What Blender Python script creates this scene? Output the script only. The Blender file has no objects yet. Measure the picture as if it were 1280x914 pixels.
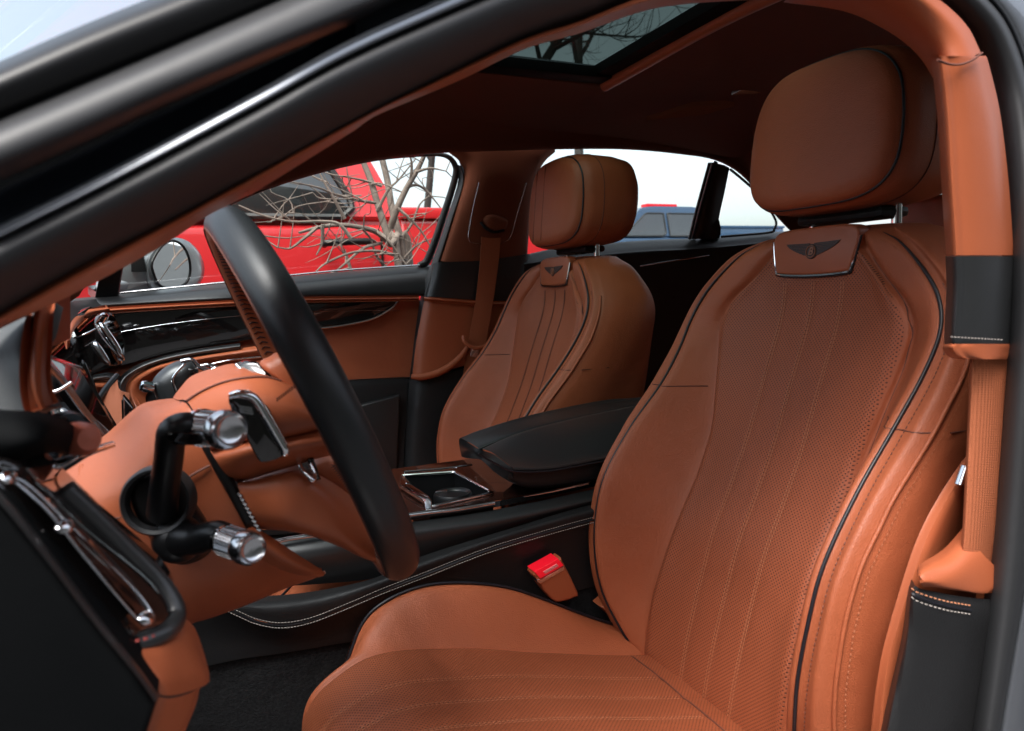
import bpy, bmesh, math, random
from mathutils import Vector, Matrix
from mathutils.bvhtree import BVHTree
from math import sin, cos, tan, pi, radians, sqrt, atan2
random.seed(7)
SC = bpy.context.scene
COL = SC.collection

# ------------------------------------------------------------------ camera
FPX = 875.0; CX, CY = 640.0, 457.0            # focal length in photo pixels (1280 x 914)
yaw, pitch, roll = radians(23.6), radians(-6.2), radians(2.0)
CAM = Vector((0, 0, 1.05))
fw = Vector((sin(yaw)*cos(pitch), cos(yaw)*cos(pitch), sin(pitch)))
r0 = Vector((cos(yaw), -sin(yaw), 0)); u0 = r0.cross(fw)
rt = r0*cos(roll) - u0*sin(roll); up = u0*cos(roll) + r0*sin(roll)
cd = bpy.data.cameras.new('camera'); cam = bpy.data.objects.new('camera', cd); COL.objects.link(cam)
M = Matrix((rt, up, -fw)).transposed().to_4x4(); M.translation = CAM
cam.matrix_world = M
cd.sensor_fit = 'HORIZONTAL'; cd.sensor_width = 36; cd.lens = FPX/1280*36
cd.clip_start = .02; cd.clip_end = 2000
cd.dof.use_dof = True; cd.dof.focus_distance = 1.15; cd.dof.aperture_fstop = 8.0
SC.camera = cam

# ------------------------------------------------------------------ light
SUN_EL, SUN_AZ = radians(62), radians(226)
w = bpy.data.worlds.new('World'); SC.world = w; w.use_nodes = True
nt = w.node_tree; nt.nodes.clear()
sky = nt.nodes.new('ShaderNodeTexSky'); sky.sky_type = 'NISHITA'; sky.sun_disc = False
sky.sun_elevation = SUN_EL; sky.sun_rotation = SUN_AZ; sky.air_density = 1.0; sky.dust_density = 4.0; sky.ozone_density = 1.0
hs = nt.nodes.new('ShaderNodeHueSaturation'); hs.inputs['Saturation'].default_value = .42; hs.inputs['Value'].default_value = 1.0
bg = nt.nodes.new('ShaderNodeBackground'); bg.inputs[1].default_value = .15
wo = nt.nodes.new('ShaderNodeOutputWorld')
nt.links.new(sky.outputs[0], hs.inputs['Color']); nt.links.new(hs.outputs[0], bg.inputs[0]); nt.links.new(bg.outputs[0], wo.inputs[0])
sd = bpy.data.lights.new('sun', 'SUN'); sd.energy = 1.5; sd.angle = radians(30); sd.color = (1, .97, .93)
so = bpy.data.objects.new('sun', sd); COL.objects.link(so)
# direction towards the sun, matching the sky texture (rotation measured from +Y towards +X)
sdir = Vector((sin(SUN_AZ)*cos(SUN_EL), cos(SUN_AZ)*cos(SUN_EL), sin(SUN_EL)))
so.rotation_euler = sdir.to_track_quat('Z', 'Y').to_euler()
SC.view_settings.view_transform = 'Standard'; SC.view_settings.look = 'None'
SC.view_settings.exposure = 1.47; SC.view_settings.gamma = 1.0
SC.render.engine = 'CYCLES'
SC.cycles.max_bounces = 8; SC.cycles.diffuse_bounces = 4; SC.cycles.glossy_bounces = 4; SC.cycles.transparent_max_bounces = 12

# ------------------------------------------------------------------ helpers
def V(*a): return Vector(a)
def ray(px, py): return fw + rt*((px-CX)/FPX) - up*((py-CY)/FPX)
def P(px, py, Y):                                  # the point of plane y = Y seen at a place of the photograph
    d = ray(px, py); return CAM + d*(Y/d.y)
def PZ(px, py, Z):
    d = ray(px, py); return CAM + d*((Z-CAM.z)/d.z)
def pt(c): return c if isinstance(c, Vector) else P(*c)
def cr(p0, p1, p2, p3, t):
    return 0.5*((2*p1) + (p2-p0)*t + (2*p0-5*p1+4*p2-p3)*t*t + (3*p1-p0-3*p2+p3)*t*t*t)
def smooth(pts, k=8, closed=False):
    pts = [pt(p) for p in pts]; n = len(pts); out = []
    if n < 3 and not closed:
        return [pts[0].lerp(pts[-1], i/k) for i in range(k+1)]
    for i in range(n if closed else n-1):
        if closed: a, b, c, d = pts[i-1], pts[i], pts[(i+1) % n], pts[(i+2) % n]
        else:
            b, c = pts[i], pts[i+1]
            a = pts[i-1] if i else b*2-c
            d = pts[i+2] if i+2 < n else c*2-b
        for j in range(k): out.append(cr(a, b, c, d, j/k))
    if not closed: out.append(pts[-1])
    return out
def resample(pts, n, closed=False):
    q = pts + ([pts[0]] if closed else [])
    L = [0]
    for a, b in zip(q, q[1:]): L.append(L[-1]+(b-a).length)
    T = L[-1]; out = []; j = 0
    m = n if closed else n-1
    for i in range(n):
        s = T*i/m
        while j < len(L)-2 and L[j+1] < s: j += 1
        d = L[j+1]-L[j]; out.append(q[j].lerp(q[j+1], (s-L[j])/d if d > 1e-12 else 0))
    return out
def crv(pts, n, k=8): return resample(smooth(pts, k), n)
def link(name, me, mat, parent=None, loc=None):
    o = bpy.data.objects.new(name, me); COL.objects.link(o)
    if mat is not None: me.materials.append(mat)
    if parent: o.parent = parent
    if loc: o.location = loc
    return o
def mesh_from(name, vs, fs, uvs=None, sharp=40, smoothed=True):
    me = bpy.data.meshes.new(name); me.from_pydata([tuple(v) for v in vs], [], fs)
    if uvs:
        uv = me.uv_layers.new(name='UVMap')
        for p in me.polygons:
            for li in p.loop_indices: uv.data[li].uv = uvs[me.loops[li].vertex_index]
    me.validate()
    if smoothed:
        me.shade_smooth()
        if sharp: me.set_sharp_from_angle(angle=radians(sharp))
    return me
def recalc(me):
    bm = bmesh.new(); bm.from_mesh(me); bmesh.ops.recalc_face_normals(bm, faces=bm.faces); bm.to_mesh(me); bm.free()
def grid(rows, wrap=False):
    n, m = len(rows), len(rows[0]); vs = [v for r in rows for v in r]; fs = []
    for i in range(n-1):
        for j in range(m if wrap else m-1):
            a = i*m+j; b = i*m+(j+1) % m; fs.append((a, b, b+m, a+m))
    return vs, fs
def guv(rows):
    n, m = len(rows), len(rows[0]); uv = []
    for i, r in enumerate(rows):
        for j in range(m):
            uv.append((j, i))
    # metres along mid row / column
    mid = rows[n//2]; u = [0]
    for a, b in zip(mid, mid[1:]): u.append(u[-1]+(b-a).length)
    mc = [r[m//2] for r in rows]; v = [0]
    for a, b in zip(mc, mc[1:]): v.append(v[-1]+(b-a).length)
    return [(u[int(a)], v[int(b)]) for a, b in uv]
def loft(name, curves, mat, parent=None, n=40, k=5, thick=0, deg=3, sharp=40, away=None):
    """smooth skin through a few long curves (each a list of points); thick gives it a back"""
    cs = [crv(c, n) for c in curves]
    if deg == 1 or len(cs) == 2:
        R = []
        for a, b in zip(cs, cs[1:]):
            for t in range(k): R.append([p.lerp(q, t/k) for p, q in zip(a, b)])
        R.append(cs[-1])
    else:
        cols = [smooth([c[i] for c in cs], k) for i in range(n)]
        R = [[cols[i][j] for i in range(n)] for j in range(len(cols[0]))]
    return skin(name, R, mat, parent, thick, sharp, away)
def skin(name, R, mat, parent=None, thick=0, sharp=40, away=None):
    vs, fs = grid(R); uv = guv(R)
    if thick:
        me = bpy.data.meshes.new('t'); me.from_pydata(vs, [], fs); nr = [v.normal.copy() for v in me.vertices]
        bpy.data.meshes.remove(me)
        ctr = sum(vs, Vector())/len(vs)
        ref = away if away else (ctr-CAM)
        if sum(x.dot(ref) for x in nr) < 0: nr = [-x for x in nr]
        N = len(vs); a, m = len(R), len(R[0])
        vs = vs + [v+x*thick for v, x in zip(vs, nr)]; uv = uv+uv
        fs = fs + [tuple(reversed([i+N for i in f])) for f in fs]
        per = [j for j in range(m)] + [i*m+m-1 for i in range(1, a)] + [(a-1)*m+j for j in range(m-2, -1, -1)] + [i*m for i in range(a-2, 0, -1)]
        for x, y in zip(per, per[1:]+per[:1]): fs.append((y, x, x+N, y+N))
    me = mesh_from(name, vs, fs, uv, sharp)
    if thick: recalc(me)
    return link(name, me, mat, parent)
def tube(name, pts, r, mat, parent=None, closed=False, k=6, seg=8, flat=1.0, flatdir=None, raw=False):
    """swept round (or flattened) bar; r a number or one per control point"""
    P0 = [pt(p) for p in pts]
    path = smooth(P0, k, closed) if k > 1 else P0
    if isinstance(r, (list, tuple)):
        rr = []; n = len(P0)
        for i in range(n if closed else n-1):
            for j in range(k): rr.append(r[i]+(r[(i+1) % n]-r[i])*j/k)
        if not closed: rr.append(r[-1])
    else: rr = [r]*len(path)
    rows = []; N = len(path); prev = None
    for i, p in enumerate(path):
        if closed: t = path[(i+1) % N]-path[i-1]
        else: t = path[min(i+1, N-1)]-path[max(i-1, 0)]
        if t.length < 1e-9: t = Vector((0, 0, 1))
        t.normalize()
        if flatdir is not None: s = t.cross(flatdir)
        elif prev is not None: s = prev - t*prev.dot(t)
        else: s = t.cross(Vector((0, 0, 1)) if abs(t.z) < .9 else Vector((0, 1, 0)))
        if s.length < 1e-6: s = t.orthogonal()
        s.normalize(); prev = s; b = t.cross(s)
        rows.append([p + (s*cos(2*pi*q/seg) + b*sin(2*pi*q/seg)*flat)*rr[i] for q in range(seg)])
    if closed: rows.append(rows[0])
    vs, fs = grid(rows, True)
    if not closed: fs += [tuple(range(seg))[::-1], tuple(range((len(rows)-1)*seg, len(rows)*seg))]
    if raw: return vs, fs
    me = mesh_from(name, vs, fs, None, 50); recalc(me)
    return link(name, me, mat, parent)
class MB:
    def __init__(s): s.v = []; s.f = []
    def add(s, vf):
        n = len(s.v); s.v += list(vf[0]); s.f += [tuple(i+n for i in f) for f in vf[1]]; return s
    def box(s, c, h, R=None):
        c = Vector(c); R = R or Matrix.Identity(3)
        vs = [c + R @ Vector((x*h[0], y*h[1], z*h[2])) for x in (-1, 1) for y in (-1, 1) for z in (-1, 1)]
        return s.add((vs, [(0, 1, 3, 2), (4, 6, 7, 5), (0, 4, 5, 1), (2, 3, 7, 6), (0, 2, 6, 4), (1, 5, 7, 3)]))
    def tube(s, pts, r, **k): return s.add(tube('', pts, r, None, raw=True, **k))
    def build(s, name, mat, parent=None, sharp=40, bevel=0, seg=2):
        me = bpy.data.meshes.new(name); me.from_pydata([tuple(v) for v in s.v], [], s.f)
        if bevel:
            bm = bmesh.new(); bm.from_mesh(me)
            bmesh.ops.remove_doubles(bm, verts=bm.verts, dist=1e-6)
            es = [e for e in bm.edges if len(e.link_faces) == 2 and e.calc_face_angle(0) > .5]
            bmesh.ops.bevel(bm, geom=es, offset=bevel, segments=seg, affect='EDGES', profile=.6, clamp_overlap=True)
            bm.to_mesh(me); bm.free()
        recalc(me); me.shade_smooth(); me.set_sharp_from_angle(angle=radians(sharp))
        return link(name, me, mat, parent)
def plate(name, outline, mat, parent=None, back=Vector((0, 1, 0)), thick=.02, bevel=.004, k=0, seg=3):
    """flat or gently warped plate: outline points extruded along back, edges rounded"""
    pts = smooth(outline, k, True) if k else [pt(p) for p in outline]
    n = len(pts); bm = bmesh.new()
    a = [bm.verts.new(p) for p in pts]; b = [bm.verts.new(p+back*thick) for p in pts]
    f1 = bm.faces.new(a); bm.faces.new(b[::-1])
    for i in range(n): bm.faces.new((a[i], b[i], b[(i+1) % n], a[(i+1) % n]))
    bmesh.ops.recalc_face_normals(bm, faces=bm.faces)
    if bevel:
        bmesh.ops.bevel(bm, geom=[e for e in f1.edges], offset=bevel, segments=seg, affect='EDGES', profile=.5, clamp_overlap=True)
    me = bpy.data.meshes.new(name); bm.to_mesh(me); bm.free()
    me.shade_smooth(); me.set_sharp_from_angle(angle=radians(35))
    return link(name, me, mat, parent)
def pillow(name, outline, mat, parent=None, bulge=.02, thick=.03, dirv=None, k=6, rings=7, ctr=None, power=.5, groove=0):
    """inflated cushion-like body over an outline; the bulge points at dirv (default towards -Y)"""
    dirv = dirv or Vector((0, -1, 0))
    o = smooth(outline, k, True) if k > 1 else [pt(p) for p in outline]
    c = ctr if ctr else sum(o, Vector())/len(o)
    rows = [[p - dirv*thick + (c-p)*.12 for p in o], [p - dirv*thick*.5 + (c-p)*.01 for p in o]]
    for i in range(rings+1):
        s = 1-i/rings*.999
        h = bulge*(1-s**2.4)**power
        rows.append([c+(p-c)*s + dirv*h for p in o])
    vs, fs = grid(rows, True); m = len(o)
    fs.append(tuple(range(m))[::-1])
    me = mesh_from(name, vs, fs, None, 60); recalc(me)
    return link(name, me, mat, parent)
def lathe(name, prof, origin, axis, mat, parent=None, seg=32, sharp=40, raw=False):
    axis = axis.normalized(); s = axis.orthogonal().normalized(); b = axis.cross(s)
    rows = [[origin + axis*h + (s*cos(2*pi*q/seg)+b*sin(2*pi*q/seg))*max(r, 1e-5) for q in range(seg)] for r, h in prof]
    vs, fs = grid(rows, True)
    if raw: return vs, fs
    me = mesh_from(name, vs, fs, None, sharp); recalc(me)
    return link(name, me, mat, parent)
def stitches(name, path, mat, parent=None, step=.0052, ln=.0036, r=.00055, nrm=None, up_=.0004):
    """a run of thread: short rounded dashes along a path; path gives points (and normals)"""
    pts = [p for p in path]
    L = sum((b-a).length for a, b in zip(pts, pts[1:])); n = max(2, int(L/step)); q = resample(pts, n+1)
    mb = MB()
    for i in range(n):
        a = q[i]; d = (q[i+1]-q[i]); dl = d.length
        if dl < 1e-9: continue
        d /= dl; N = nrm if nrm else (CAM-a).normalized()
        s = d.cross(N).normalized(); N2 = s.cross(d)
        b = a + d*min(ln, dl*.8)
        vs = []
        for e, hh in ((a, 0), (a.lerp(b, .25), 1), (a.lerp(b, .75), 1), (b, 0)):
            for sg in (-1, 1): vs.append(e + s*sg*r + N2*(up_+hh*r))
        mb.add((vs, [(0, 1, 3, 2), (2, 3, 5, 4), (4, 5, 7, 6)]))
    return mb.build(name, mat, parent)

def thing(name, label, cat, loc=(0, 0, 0), group=None):
    o = bpy.data.objects.new(name, None); COL.objects.link(o); o.location = loc; o.empty_display_size = .1
    o['label'] = label; o['category'] = cat
    if group: o['group'] = group
    return o
def keep(o, parent):                                # parent while the mesh keeps its world place
    o.parent = parent; o.matrix_parent_inverse = Matrix.Translation(-Vector(parent.location)); return o

# ------------------------------------------------------------------ materials
def mat(name, col, rough=.5, metal=0, coat=0, coat_r=.05, spec=.5, grain=None, bump=.0, var=0, varscale=8, sheen=0, emit=None):
    m = bpy.data.materials.new(name); m.use_nodes = True; t = m.node_tree; b = t.nodes['Principled BSDF']
    b.inputs['Base Color'].default_value = (*col, 1); b.inputs['Roughness'].default_value = rough
    b.inputs['Metallic'].default_value = metal; b.inputs['Coat Weight'].default_value = coat; b.inputs['Coat Roughness'].default_value = coat_r
    b.inputs['Specular IOR Level'].default_value = spec
    b.inputs['Sheen Weight'].default_value = sheen
    tc = t.nodes.new('ShaderNodeTexCoord')
    if var:
        nz = t.nodes.new('ShaderNodeTexNoise'); nz.inputs['Scale'].default_value = varscale; nz.inputs['Detail'].default_value = 5
        mp = t.nodes.new('ShaderNodeMapRange'); mp.inputs['From Min'].default_value = .3; mp.inputs['From Max'].default_value = .7
        mp.inputs['To Min'].default_value = 1-var; mp.inputs['To Max'].default_value = 1+var
        mx = t.nodes.new('ShaderNodeMix'); mx.data_type = 'RGBA'; mx.blend_type = 'MULTIPLY'; mx.inputs['Factor'].default_value = 1
        mx.inputs[6].default_value = (*col, 1)
        t.links.new(tc.outputs['Object'], nz.inputs['Vector']); t.links.new(nz.outputs['Fac'], mp.inputs['Value'])
        t.links.new(mp.outputs['Result'], mx.inputs[7]); t.links.new(mx.outputs[2], b.inputs['Base Color'])
        r2 = t.nodes.new('ShaderNodeMapRange'); r2.inputs['To Min'].default_value = rough*.85; r2.inputs['To Max'].default_value = min(1, rough*1.15)
        t.links.new(nz.outputs['Fac'], r2.inputs['Value']); t.links.new(r2.outputs['Result'], b.inputs['Roughness'])
    if grain:
        dist_ = .0007 if name.startswith('tan_l') else .0006
        vo = t.nodes.new('ShaderNodeTexVoronoi'); vo.inputs['Scale'].default_value = grain; vo.feature = 'F1'
        n2 = t.nodes.new('ShaderNodeTexNoise'); n2.inputs['Scale'].default_value = 22; n2.inputs['Detail'].default_value = 3
        ad = t.nodes.new('ShaderNodeMath'); ad.operation = 'MULTIPLY_ADD'; ad.inputs[1].default_value = 6.0
        bp = t.nodes.new('ShaderNodeBump'); bp.inputs['Strength'].default_value = bump; bp.inputs['Distance'].default_value = dist_
        t.links.new(tc.outputs['Object'], vo.inputs['Vector']); t.links.new(tc.outputs['Object'], n2.inputs['Vector'])
        t.links.new(n2.outputs['Fac'], ad.inputs[0]); t.links.new(vo.outputs['Distance'], ad.inputs[2])
        t.links.new(ad.outputs[0], bp.inputs['Height']); t.links.new(bp.outputs[0], b.inputs['Normal'])
    if emit: b.inputs['Emission Color'].default_value = (*emit[0], 1); b.inputs['Emission Strength'].default_value = emit[1]
    return m
TANC = (.37, .095, .038)
TAN = mat('tan_leather', TANC, .50, grain=650, bump=.45, var=.07, varscale=9, spec=.42)
TAN2 = mat('tan_smooth_leather', TANC, .42, grain=900, bump=.15, var=.05, varscale=6, spec=.42)
TAND = mat('brown_alcantara', (.20, .060, .028), .85, var=.05, spec=.25)
LINER = mat('brown_headliner', (.115, .036, .020), .9, grain=500, bump=.3, spec=.2, var=.06)
BLK = mat('black_leather', (.014, .014, .0148), .45, grain=700, bump=.35, spec=.35, var=.08)
BLKS = mat('black_smooth_leather', (.018, .019, .020), .36, grain=900, bump=.1, spec=.7)
RIM = mat('black_rim_leather', (.014, .0158, .017), .42, grain=1100, bump=.12, spec=.5)
PLAST = mat('black_plastic', (.007, .007, .0075), .36, spec=.35)
HOOD = mat('hood_leather', (.045, .05, .052), .5, grain=900, bump=.15, spec=.5)
MATTE = mat('black_matte_panel', (.0035, .004, .0045), .7, grain=1500, bump=.3, spec=.07)
RUB = mat('black_rubber_seal', (.022, .0225, .024), .48, spec=.5, grain=60, bump=.12)
CHROME = mat('chrome', (.82, .83, .85), .07, 1)
SATIN = mat('satin_metal', (.62, .63, .65), .22, 1)
GLOSS = mat('black_gloss', (.006, .005, .005), .06, coat=1, coat_r=.02)
CARPET = mat('black_carpet', (.020, .020, .021), .95, grain=420, bump=1.0, spec=.1, var=.35, varscale=260)
BELT = mat('belt_webbing', (.36, .105, .045), .7, grain=1400, bump=.9, spec=.25)
def webbing():
    t = BELT.node_tree; b = t.nodes['Principled BSDF']; uv = t.nodes.new('ShaderNodeUVMap'); sx = t.nodes.new('ShaderNodeSeparateXYZ'); t.links.new(uv.outputs[0], sx.inputs[0])
    outs = []
    for k_, per in ((0, .0022), (1, .0040)):
        m1 = t.nodes.new('ShaderNodeMath'); m1.operation = 'MULTIPLY'; m1.inputs[1].default_value = 2*pi/per; t.links.new(sx.outputs[k_], m1.inputs[0])
        m2 = t.nodes.new('ShaderNodeMath'); m2.operation = 'SINE'; t.links.new(m1.outputs[0], m2.inputs[0]); outs.append(m2.outputs[0])
    ad = t.nodes.new('ShaderNodeMath'); ad.operation = 'MULTIPLY_ADD'; ad.inputs[1].default_value = .5; t.links.new(outs[0], ad.inputs[0]); t.links.new(outs[1], ad.inputs[2])
    bp = t.nodes.new('ShaderNodeBump'); bp.inputs['Strength'].default_value = .35; bp.inputs['Distance'].default_value = .0005
    t.links.new(ad.outputs[0], bp.inputs['Height']); t.links.new(bp.outputs[0], b.inputs['Normal'])
webbing()
PIPE = mat('black_piping', (.010, .010, .014), .4)
THREAD = mat('tan_thread', (.55, .22, .11), .7)
THREADT = mat('dull_tan_thread', (.42, .15, .075), .7)
THREADB = mat('dark_thread', (.12, .035, .02), .7)
THREADW = mat('pale_thread', (.34, .30, .27), .7)
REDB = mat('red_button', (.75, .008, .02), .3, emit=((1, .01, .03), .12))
PAINT = mat('grey_car_paint', (.20, .215, .24), .28, .75, coat=1, coat_r=.03)
PAINTD = mat('dark_grey_paint', (.02, .024, .032), .22, .3, coat=1, coat_r=.04)
SILV = mat('silver_paint', (.42, .44, .46), .3, .7, coat=1)
RED = mat('red_truck_paint', (.62, .018, .022), .35, coat=.8, coat_r=.04)
BLUE = mat('blue_truck_paint', (.030, .075, .15), .35, .2, coat=1)
TYRE = mat('tyre_rubber', (.015, .015, .015), .8)
EMB = mat('embossed_emblem', (.035, .014, .010), .5)
EMBL = mat('emblem_letter', (.30, .11, .055), .45)
BARK = mat('pale_bark', (.21, .165, .14), .9, grain=60, bump=.8, var=.3, varscale=25)
BARKD = mat('dark_bark', (.045, .038, .034), .95, var=.3, varscale=9)
ASPH = mat('asphalt', (.055, .055, .057), .9, grain=60, bump=.6, var=.25, varscale=3)
SNOW = mat('old_snow', (.62, .63, .65), .8, var=.12, varscale=1.5, grain=8, bump=.6)
def wood():
    m = bpy.data.materials.new('dark_wood_veneer'); m.use_nodes = True; t = m.node_tree; b = t.nodes['Principled BSDF']
    tc = t.nodes.new('ShaderNodeTexCoord'); mp = t.nodes.new('ShaderNodeMapping'); mp.inputs['Scale'].default_value = (6, 60, 60)
    nz = t.nodes.new('ShaderNodeTexNoise'); nz.inputs['Scale'].default_value = 2.2; nz.inputs['Detail'].default_value = 8; nz.inputs['Distortion'].default_value = .8
    rp = t.nodes.new('ShaderNodeValToRGB'); rp.color_ramp.elements[0].color = (.006, .002, .0015, 1); rp.color_ramp.elements[1].color = (.05, .016, .010, 1)
    rp.color_ramp.elements[0].position = .35; rp.color_ramp.elements[1].position = .75
    t.links.new(tc.outputs['Object'], mp.inputs[0]); t.links.new(mp.outputs[0], nz.inputs['Vector']); t.links.new(nz.outputs['Fac'], rp.inputs[0])
    t.links.new(rp.outputs[0], b.inputs['Base Color']); b.inputs['Roughness'].default_value = .2; b.inputs['Coat Weight'].default_value = 1; b.inputs['Coat Roughness'].default_value = .03
    return m
WOOD = wood()
def perf():
    """tan leather punched with a fine lattice of holes, laid out in metres on the UVs"""
    m = TAN.copy(); m.name = 'perforated_tan_leather'; t = m.node_tree; b = t.nodes['Principled BSDF']
    uv = t.nodes.new('ShaderNodeUVMap'); sx = t.nodes.new('ShaderNodeSeparateXYZ'); t.links.new(uv.outputs[0], sx.inputs[0])
    def mth(op, a, c=None):
        n = t.nodes.new('ShaderNodeMath'); n.operation = op
        for i, x in enumerate((a, c)):
            if x is None: continue
            if isinstance(x, (int, float)): n.inputs[i].default_value = x
            else: t.links.new(x, n.inputs[i])
        return n.outputs[0]
    s = 1/.0056
    a = mth('MULTIPLY', mth('ADD', sx.outputs[0], sx.outputs[1]), s); c = mth('MULTIPLY', mth('SUBTRACT', sx.outputs[0], sx.outputs[1]), s)
    fa = mth('SUBTRACT', mth('FRACT', a), .5); fc = mth('SUBTRACT', mth('FRACT', c), .5)
    d = mth('SQRT', mth('ADD', mth('MULTIPLY', fa, fa), mth('MULTIPLY', fc, fc)))
    mr = t.nodes.new('ShaderNodeMapRange'); mr.inputs['From Min'].default_value = .19; mr.inputs['From Max'].default_value = .30; t.links.new(d, mr.inputs['Value'])
    mx = t.nodes.new('ShaderNodeMix'); mx.data_type = 'RGBA'; t.links.new(mr.outputs[0], mx.inputs['Factor'])
    mx.inputs[6].default_value = (.09, .022, .009, 1)
    src = b.inputs['Base Color'].links[0].from_socket; t.links.new(src, mx.inputs[7]); t.links.new(mx.outputs[2], b.inputs['Base Color'])
    bp = t.nodes.new('ShaderNodeBump'); bp.inputs['Strength'].default_value = .6; bp.inputs['Distance'].default_value = .0008
    old = b.inputs['Normal'].links[0].from_socket; t.links.new(old, bp.inputs['Normal']); t.links.new(mr.outputs[0], bp.inputs['Height']); t.links.new(bp.outputs[0], b.inputs['Normal'])
    return m
PERF = perf()
def glass(name, tint=(1, 1, 1), refl=.8, rough=0.0):
    m = bpy.data.materials.new(name); m.use_nodes = True; t = m.node_tree; t.nodes.clear()
    o = t.nodes.new('ShaderNodeOutputMaterial'); mx = t.nodes.new('ShaderNodeMixShader'); tr = t.nodes.new('ShaderNodeBsdfTransparent')
    gl = t.nodes.new('ShaderNodeBsdfGlossy'); gl.inputs['Roughness'].default_value = rough; tr.inputs[0].default_value = (*tint, 1)
    lw = t.nodes.new('ShaderNodeLayerWeight'); pw_ = t.nodes.new('ShaderNodeMath'); pw_.operation = 'POWER'; pw_.inputs[1].default_value = 5
    ma = t.nodes.new('ShaderNodeMath'); ma.operation = 'MULTIPLY_ADD'; ma.inputs[1].default_value = refl; ma.inputs[2].default_value = .04*min(1, refl*2)
    t.links.new(lw.outputs['Facing'], pw_.inputs[0]); t.links.new(pw_.outputs[0], ma.inputs[0]); t.links.new(ma.outputs[0], mx.inputs[0]); t.links.new(tr.outputs[0], mx.inputs[1]); t.links.new(gl.outputs[0], mx.inputs[2]); t.links.new(mx.outputs[0], o.inputs[0])
    return m
GLASS = glass('clear_window_glass', (.93, .96, .94))
ROOFGL = glass('tinted_roof_glass', (.26, .30, .28), .02)
WSGL = glass('windscreen_glass', (.88, .92, .94), .6)
MIRROR = mat('mirror_glass', (.9, .92, .94), .01, 1)
TRUCKGL = mat('dark_truck_glass', (.012, .014, .016), .03, coat=1, coat_r=.01, spec=1.0)

# ================================================================== SETTING
g = MB(); g.box((0, 0, -.05), (300, 300, .05)); go = g.build('ground', ASPH); go['kind'] = 'structure'
# low raised verge of old snow and grass beyond the car park
vr = MB()
vs = []
rows = []
for i in range(60):
    x = -60+i*3.0; row = []
    for j, (yy, zz) in enumerate(((7.6, -.02), (8.4, .22), (9.6, .48), (12, .55), (30, .6), (120, .7))):
        row.append(V(x, yy+.3*sin(i*1.7+j), zz+(.07*sin(i*2.3+j*1.1) if j else 0)))
    rows.append(row)
vg = grid(rows); ver = MB().add(vg).build('snow_bank', SNOW, sharp=0.1 and 60); ver['kind'] = 'structure'
SKYBLOCK = mat('sky_blocker_dark', (.035, .034, .026), .95, var=.4, varscale=1.2, grain=5, bump=1)  # unseen dark bank behind the camera, added to block low sky light
rows = []
for i in range(80):
    x = -60+i*1.6; rows.append([V(x, yy+.4*sin(i*1.9+j), max(-.03, zz+(.25*sin(i*1.3+j*2.1)+.2*sin(i*.7) if zz > 1 else 0))) for j, (yy, zz) in enumerate(((-3.4, -.03), (-4.0, 1.6), (-4.8, 3.6), (-6.0, 5.4), (-9, 7.0), (-16, 8.0), (-60, 8.5)))])
sky_blocker = MB().add(grid(rows)).build('sky_blocker', SKYBLOCK); sky_blocker['kind'] = 'structure'

# ================================================================== THE CAR
car = thing('luxury_sedan', 'grey saloon car with tan leather cabin seen through its open front door', 'car')
YC = .74                                            # centre of the driver's seat; the other is .75 m further

# ------------------------------------------------ seats: profile triangulated from the piping of both edges
#   z, x centre, half seam, x seam, half piping, x piping, half outer, depth
BK = [(1.117, .842, .052, .842, .088, .842, .100, .06),
      (1.110, .812, .060, .812, .105, .810, .125, .085),
      (1.090, .800, .080, .797, .143, .789, .172, .105),
      (1.052, .796, .116, .786, .186, .776, .215, .115),
      (1.020, .794, .152, .777, .210, .766, .238, .120),
      (.985, .786, .170, .770, .221, .752, .250, .125),
      (.940, .769, .166, .760, .220, .728, .254, .130),
      (.885, .748, .154, .744, .217, .688, .253, .140),
      (.820, .724, .142, .725, .219, .630, .251, .150),
      (.750, .692, .138, .693, .220, .582, .250, .160),
      (.690, .662, .139, .660, .219, .562, .250, .170),
      (.625, .640, .143, .633, .213, .554, .248, .180),
      (.560, .620, .147, .612, .203, .560, .244, .190),
      (.500, .605, .148, .602, .180, .580, .238, .200),
      (.455, .600, .147, .602, .165, .602, .232, .205),
      (.380, .615, .145, .625, .160, .640, .225, .180)]
def bk(z, i):                                       # interpolate one column of the table
    for a, b in zip(BK, BK[1:]):
        if a[0] >= z >= b[0]:
            t = (a[0]-z)/(a[0]-b[0]); return a[i]+(b[i]-a[i])*t
    return BK[0][i] if z > BK[0][0] else BK[-1][i]
def sect(z, r):
    """half cross-section of the backrest (y offset, x) from the centre out and round to the back"""
    _, xc, s, xs, p, xp, o, d = r
    e = min(.012, (p-s)*.22); q = e/.012
    return [(0, xc), (.05, xc-.001), (.10*min(1, s/.12), xc*.6+xs*.4-.002), (s-e, xs-.003*q), (s-.002*q, xs+.005*q), (s+e, xs-.005*q),
            (s+(p-s)*.5, xs+(xp-xs)*.45-.006*q), (p-e, xp-.004*q), (p, xp), (p+.008*q, xp+.001), (p+(o-p)*.6, xp-.002), (o-.004, xp+.012), (o, xp+.02),
            (o+.006, xp+.045), (o+.006, xp+d*.65), (o-.006, xp+d*1.05), (o-.05, xc+d*1.2), (o*.45, xc+d*1.28), (0, xc+d*1.28)]
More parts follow.
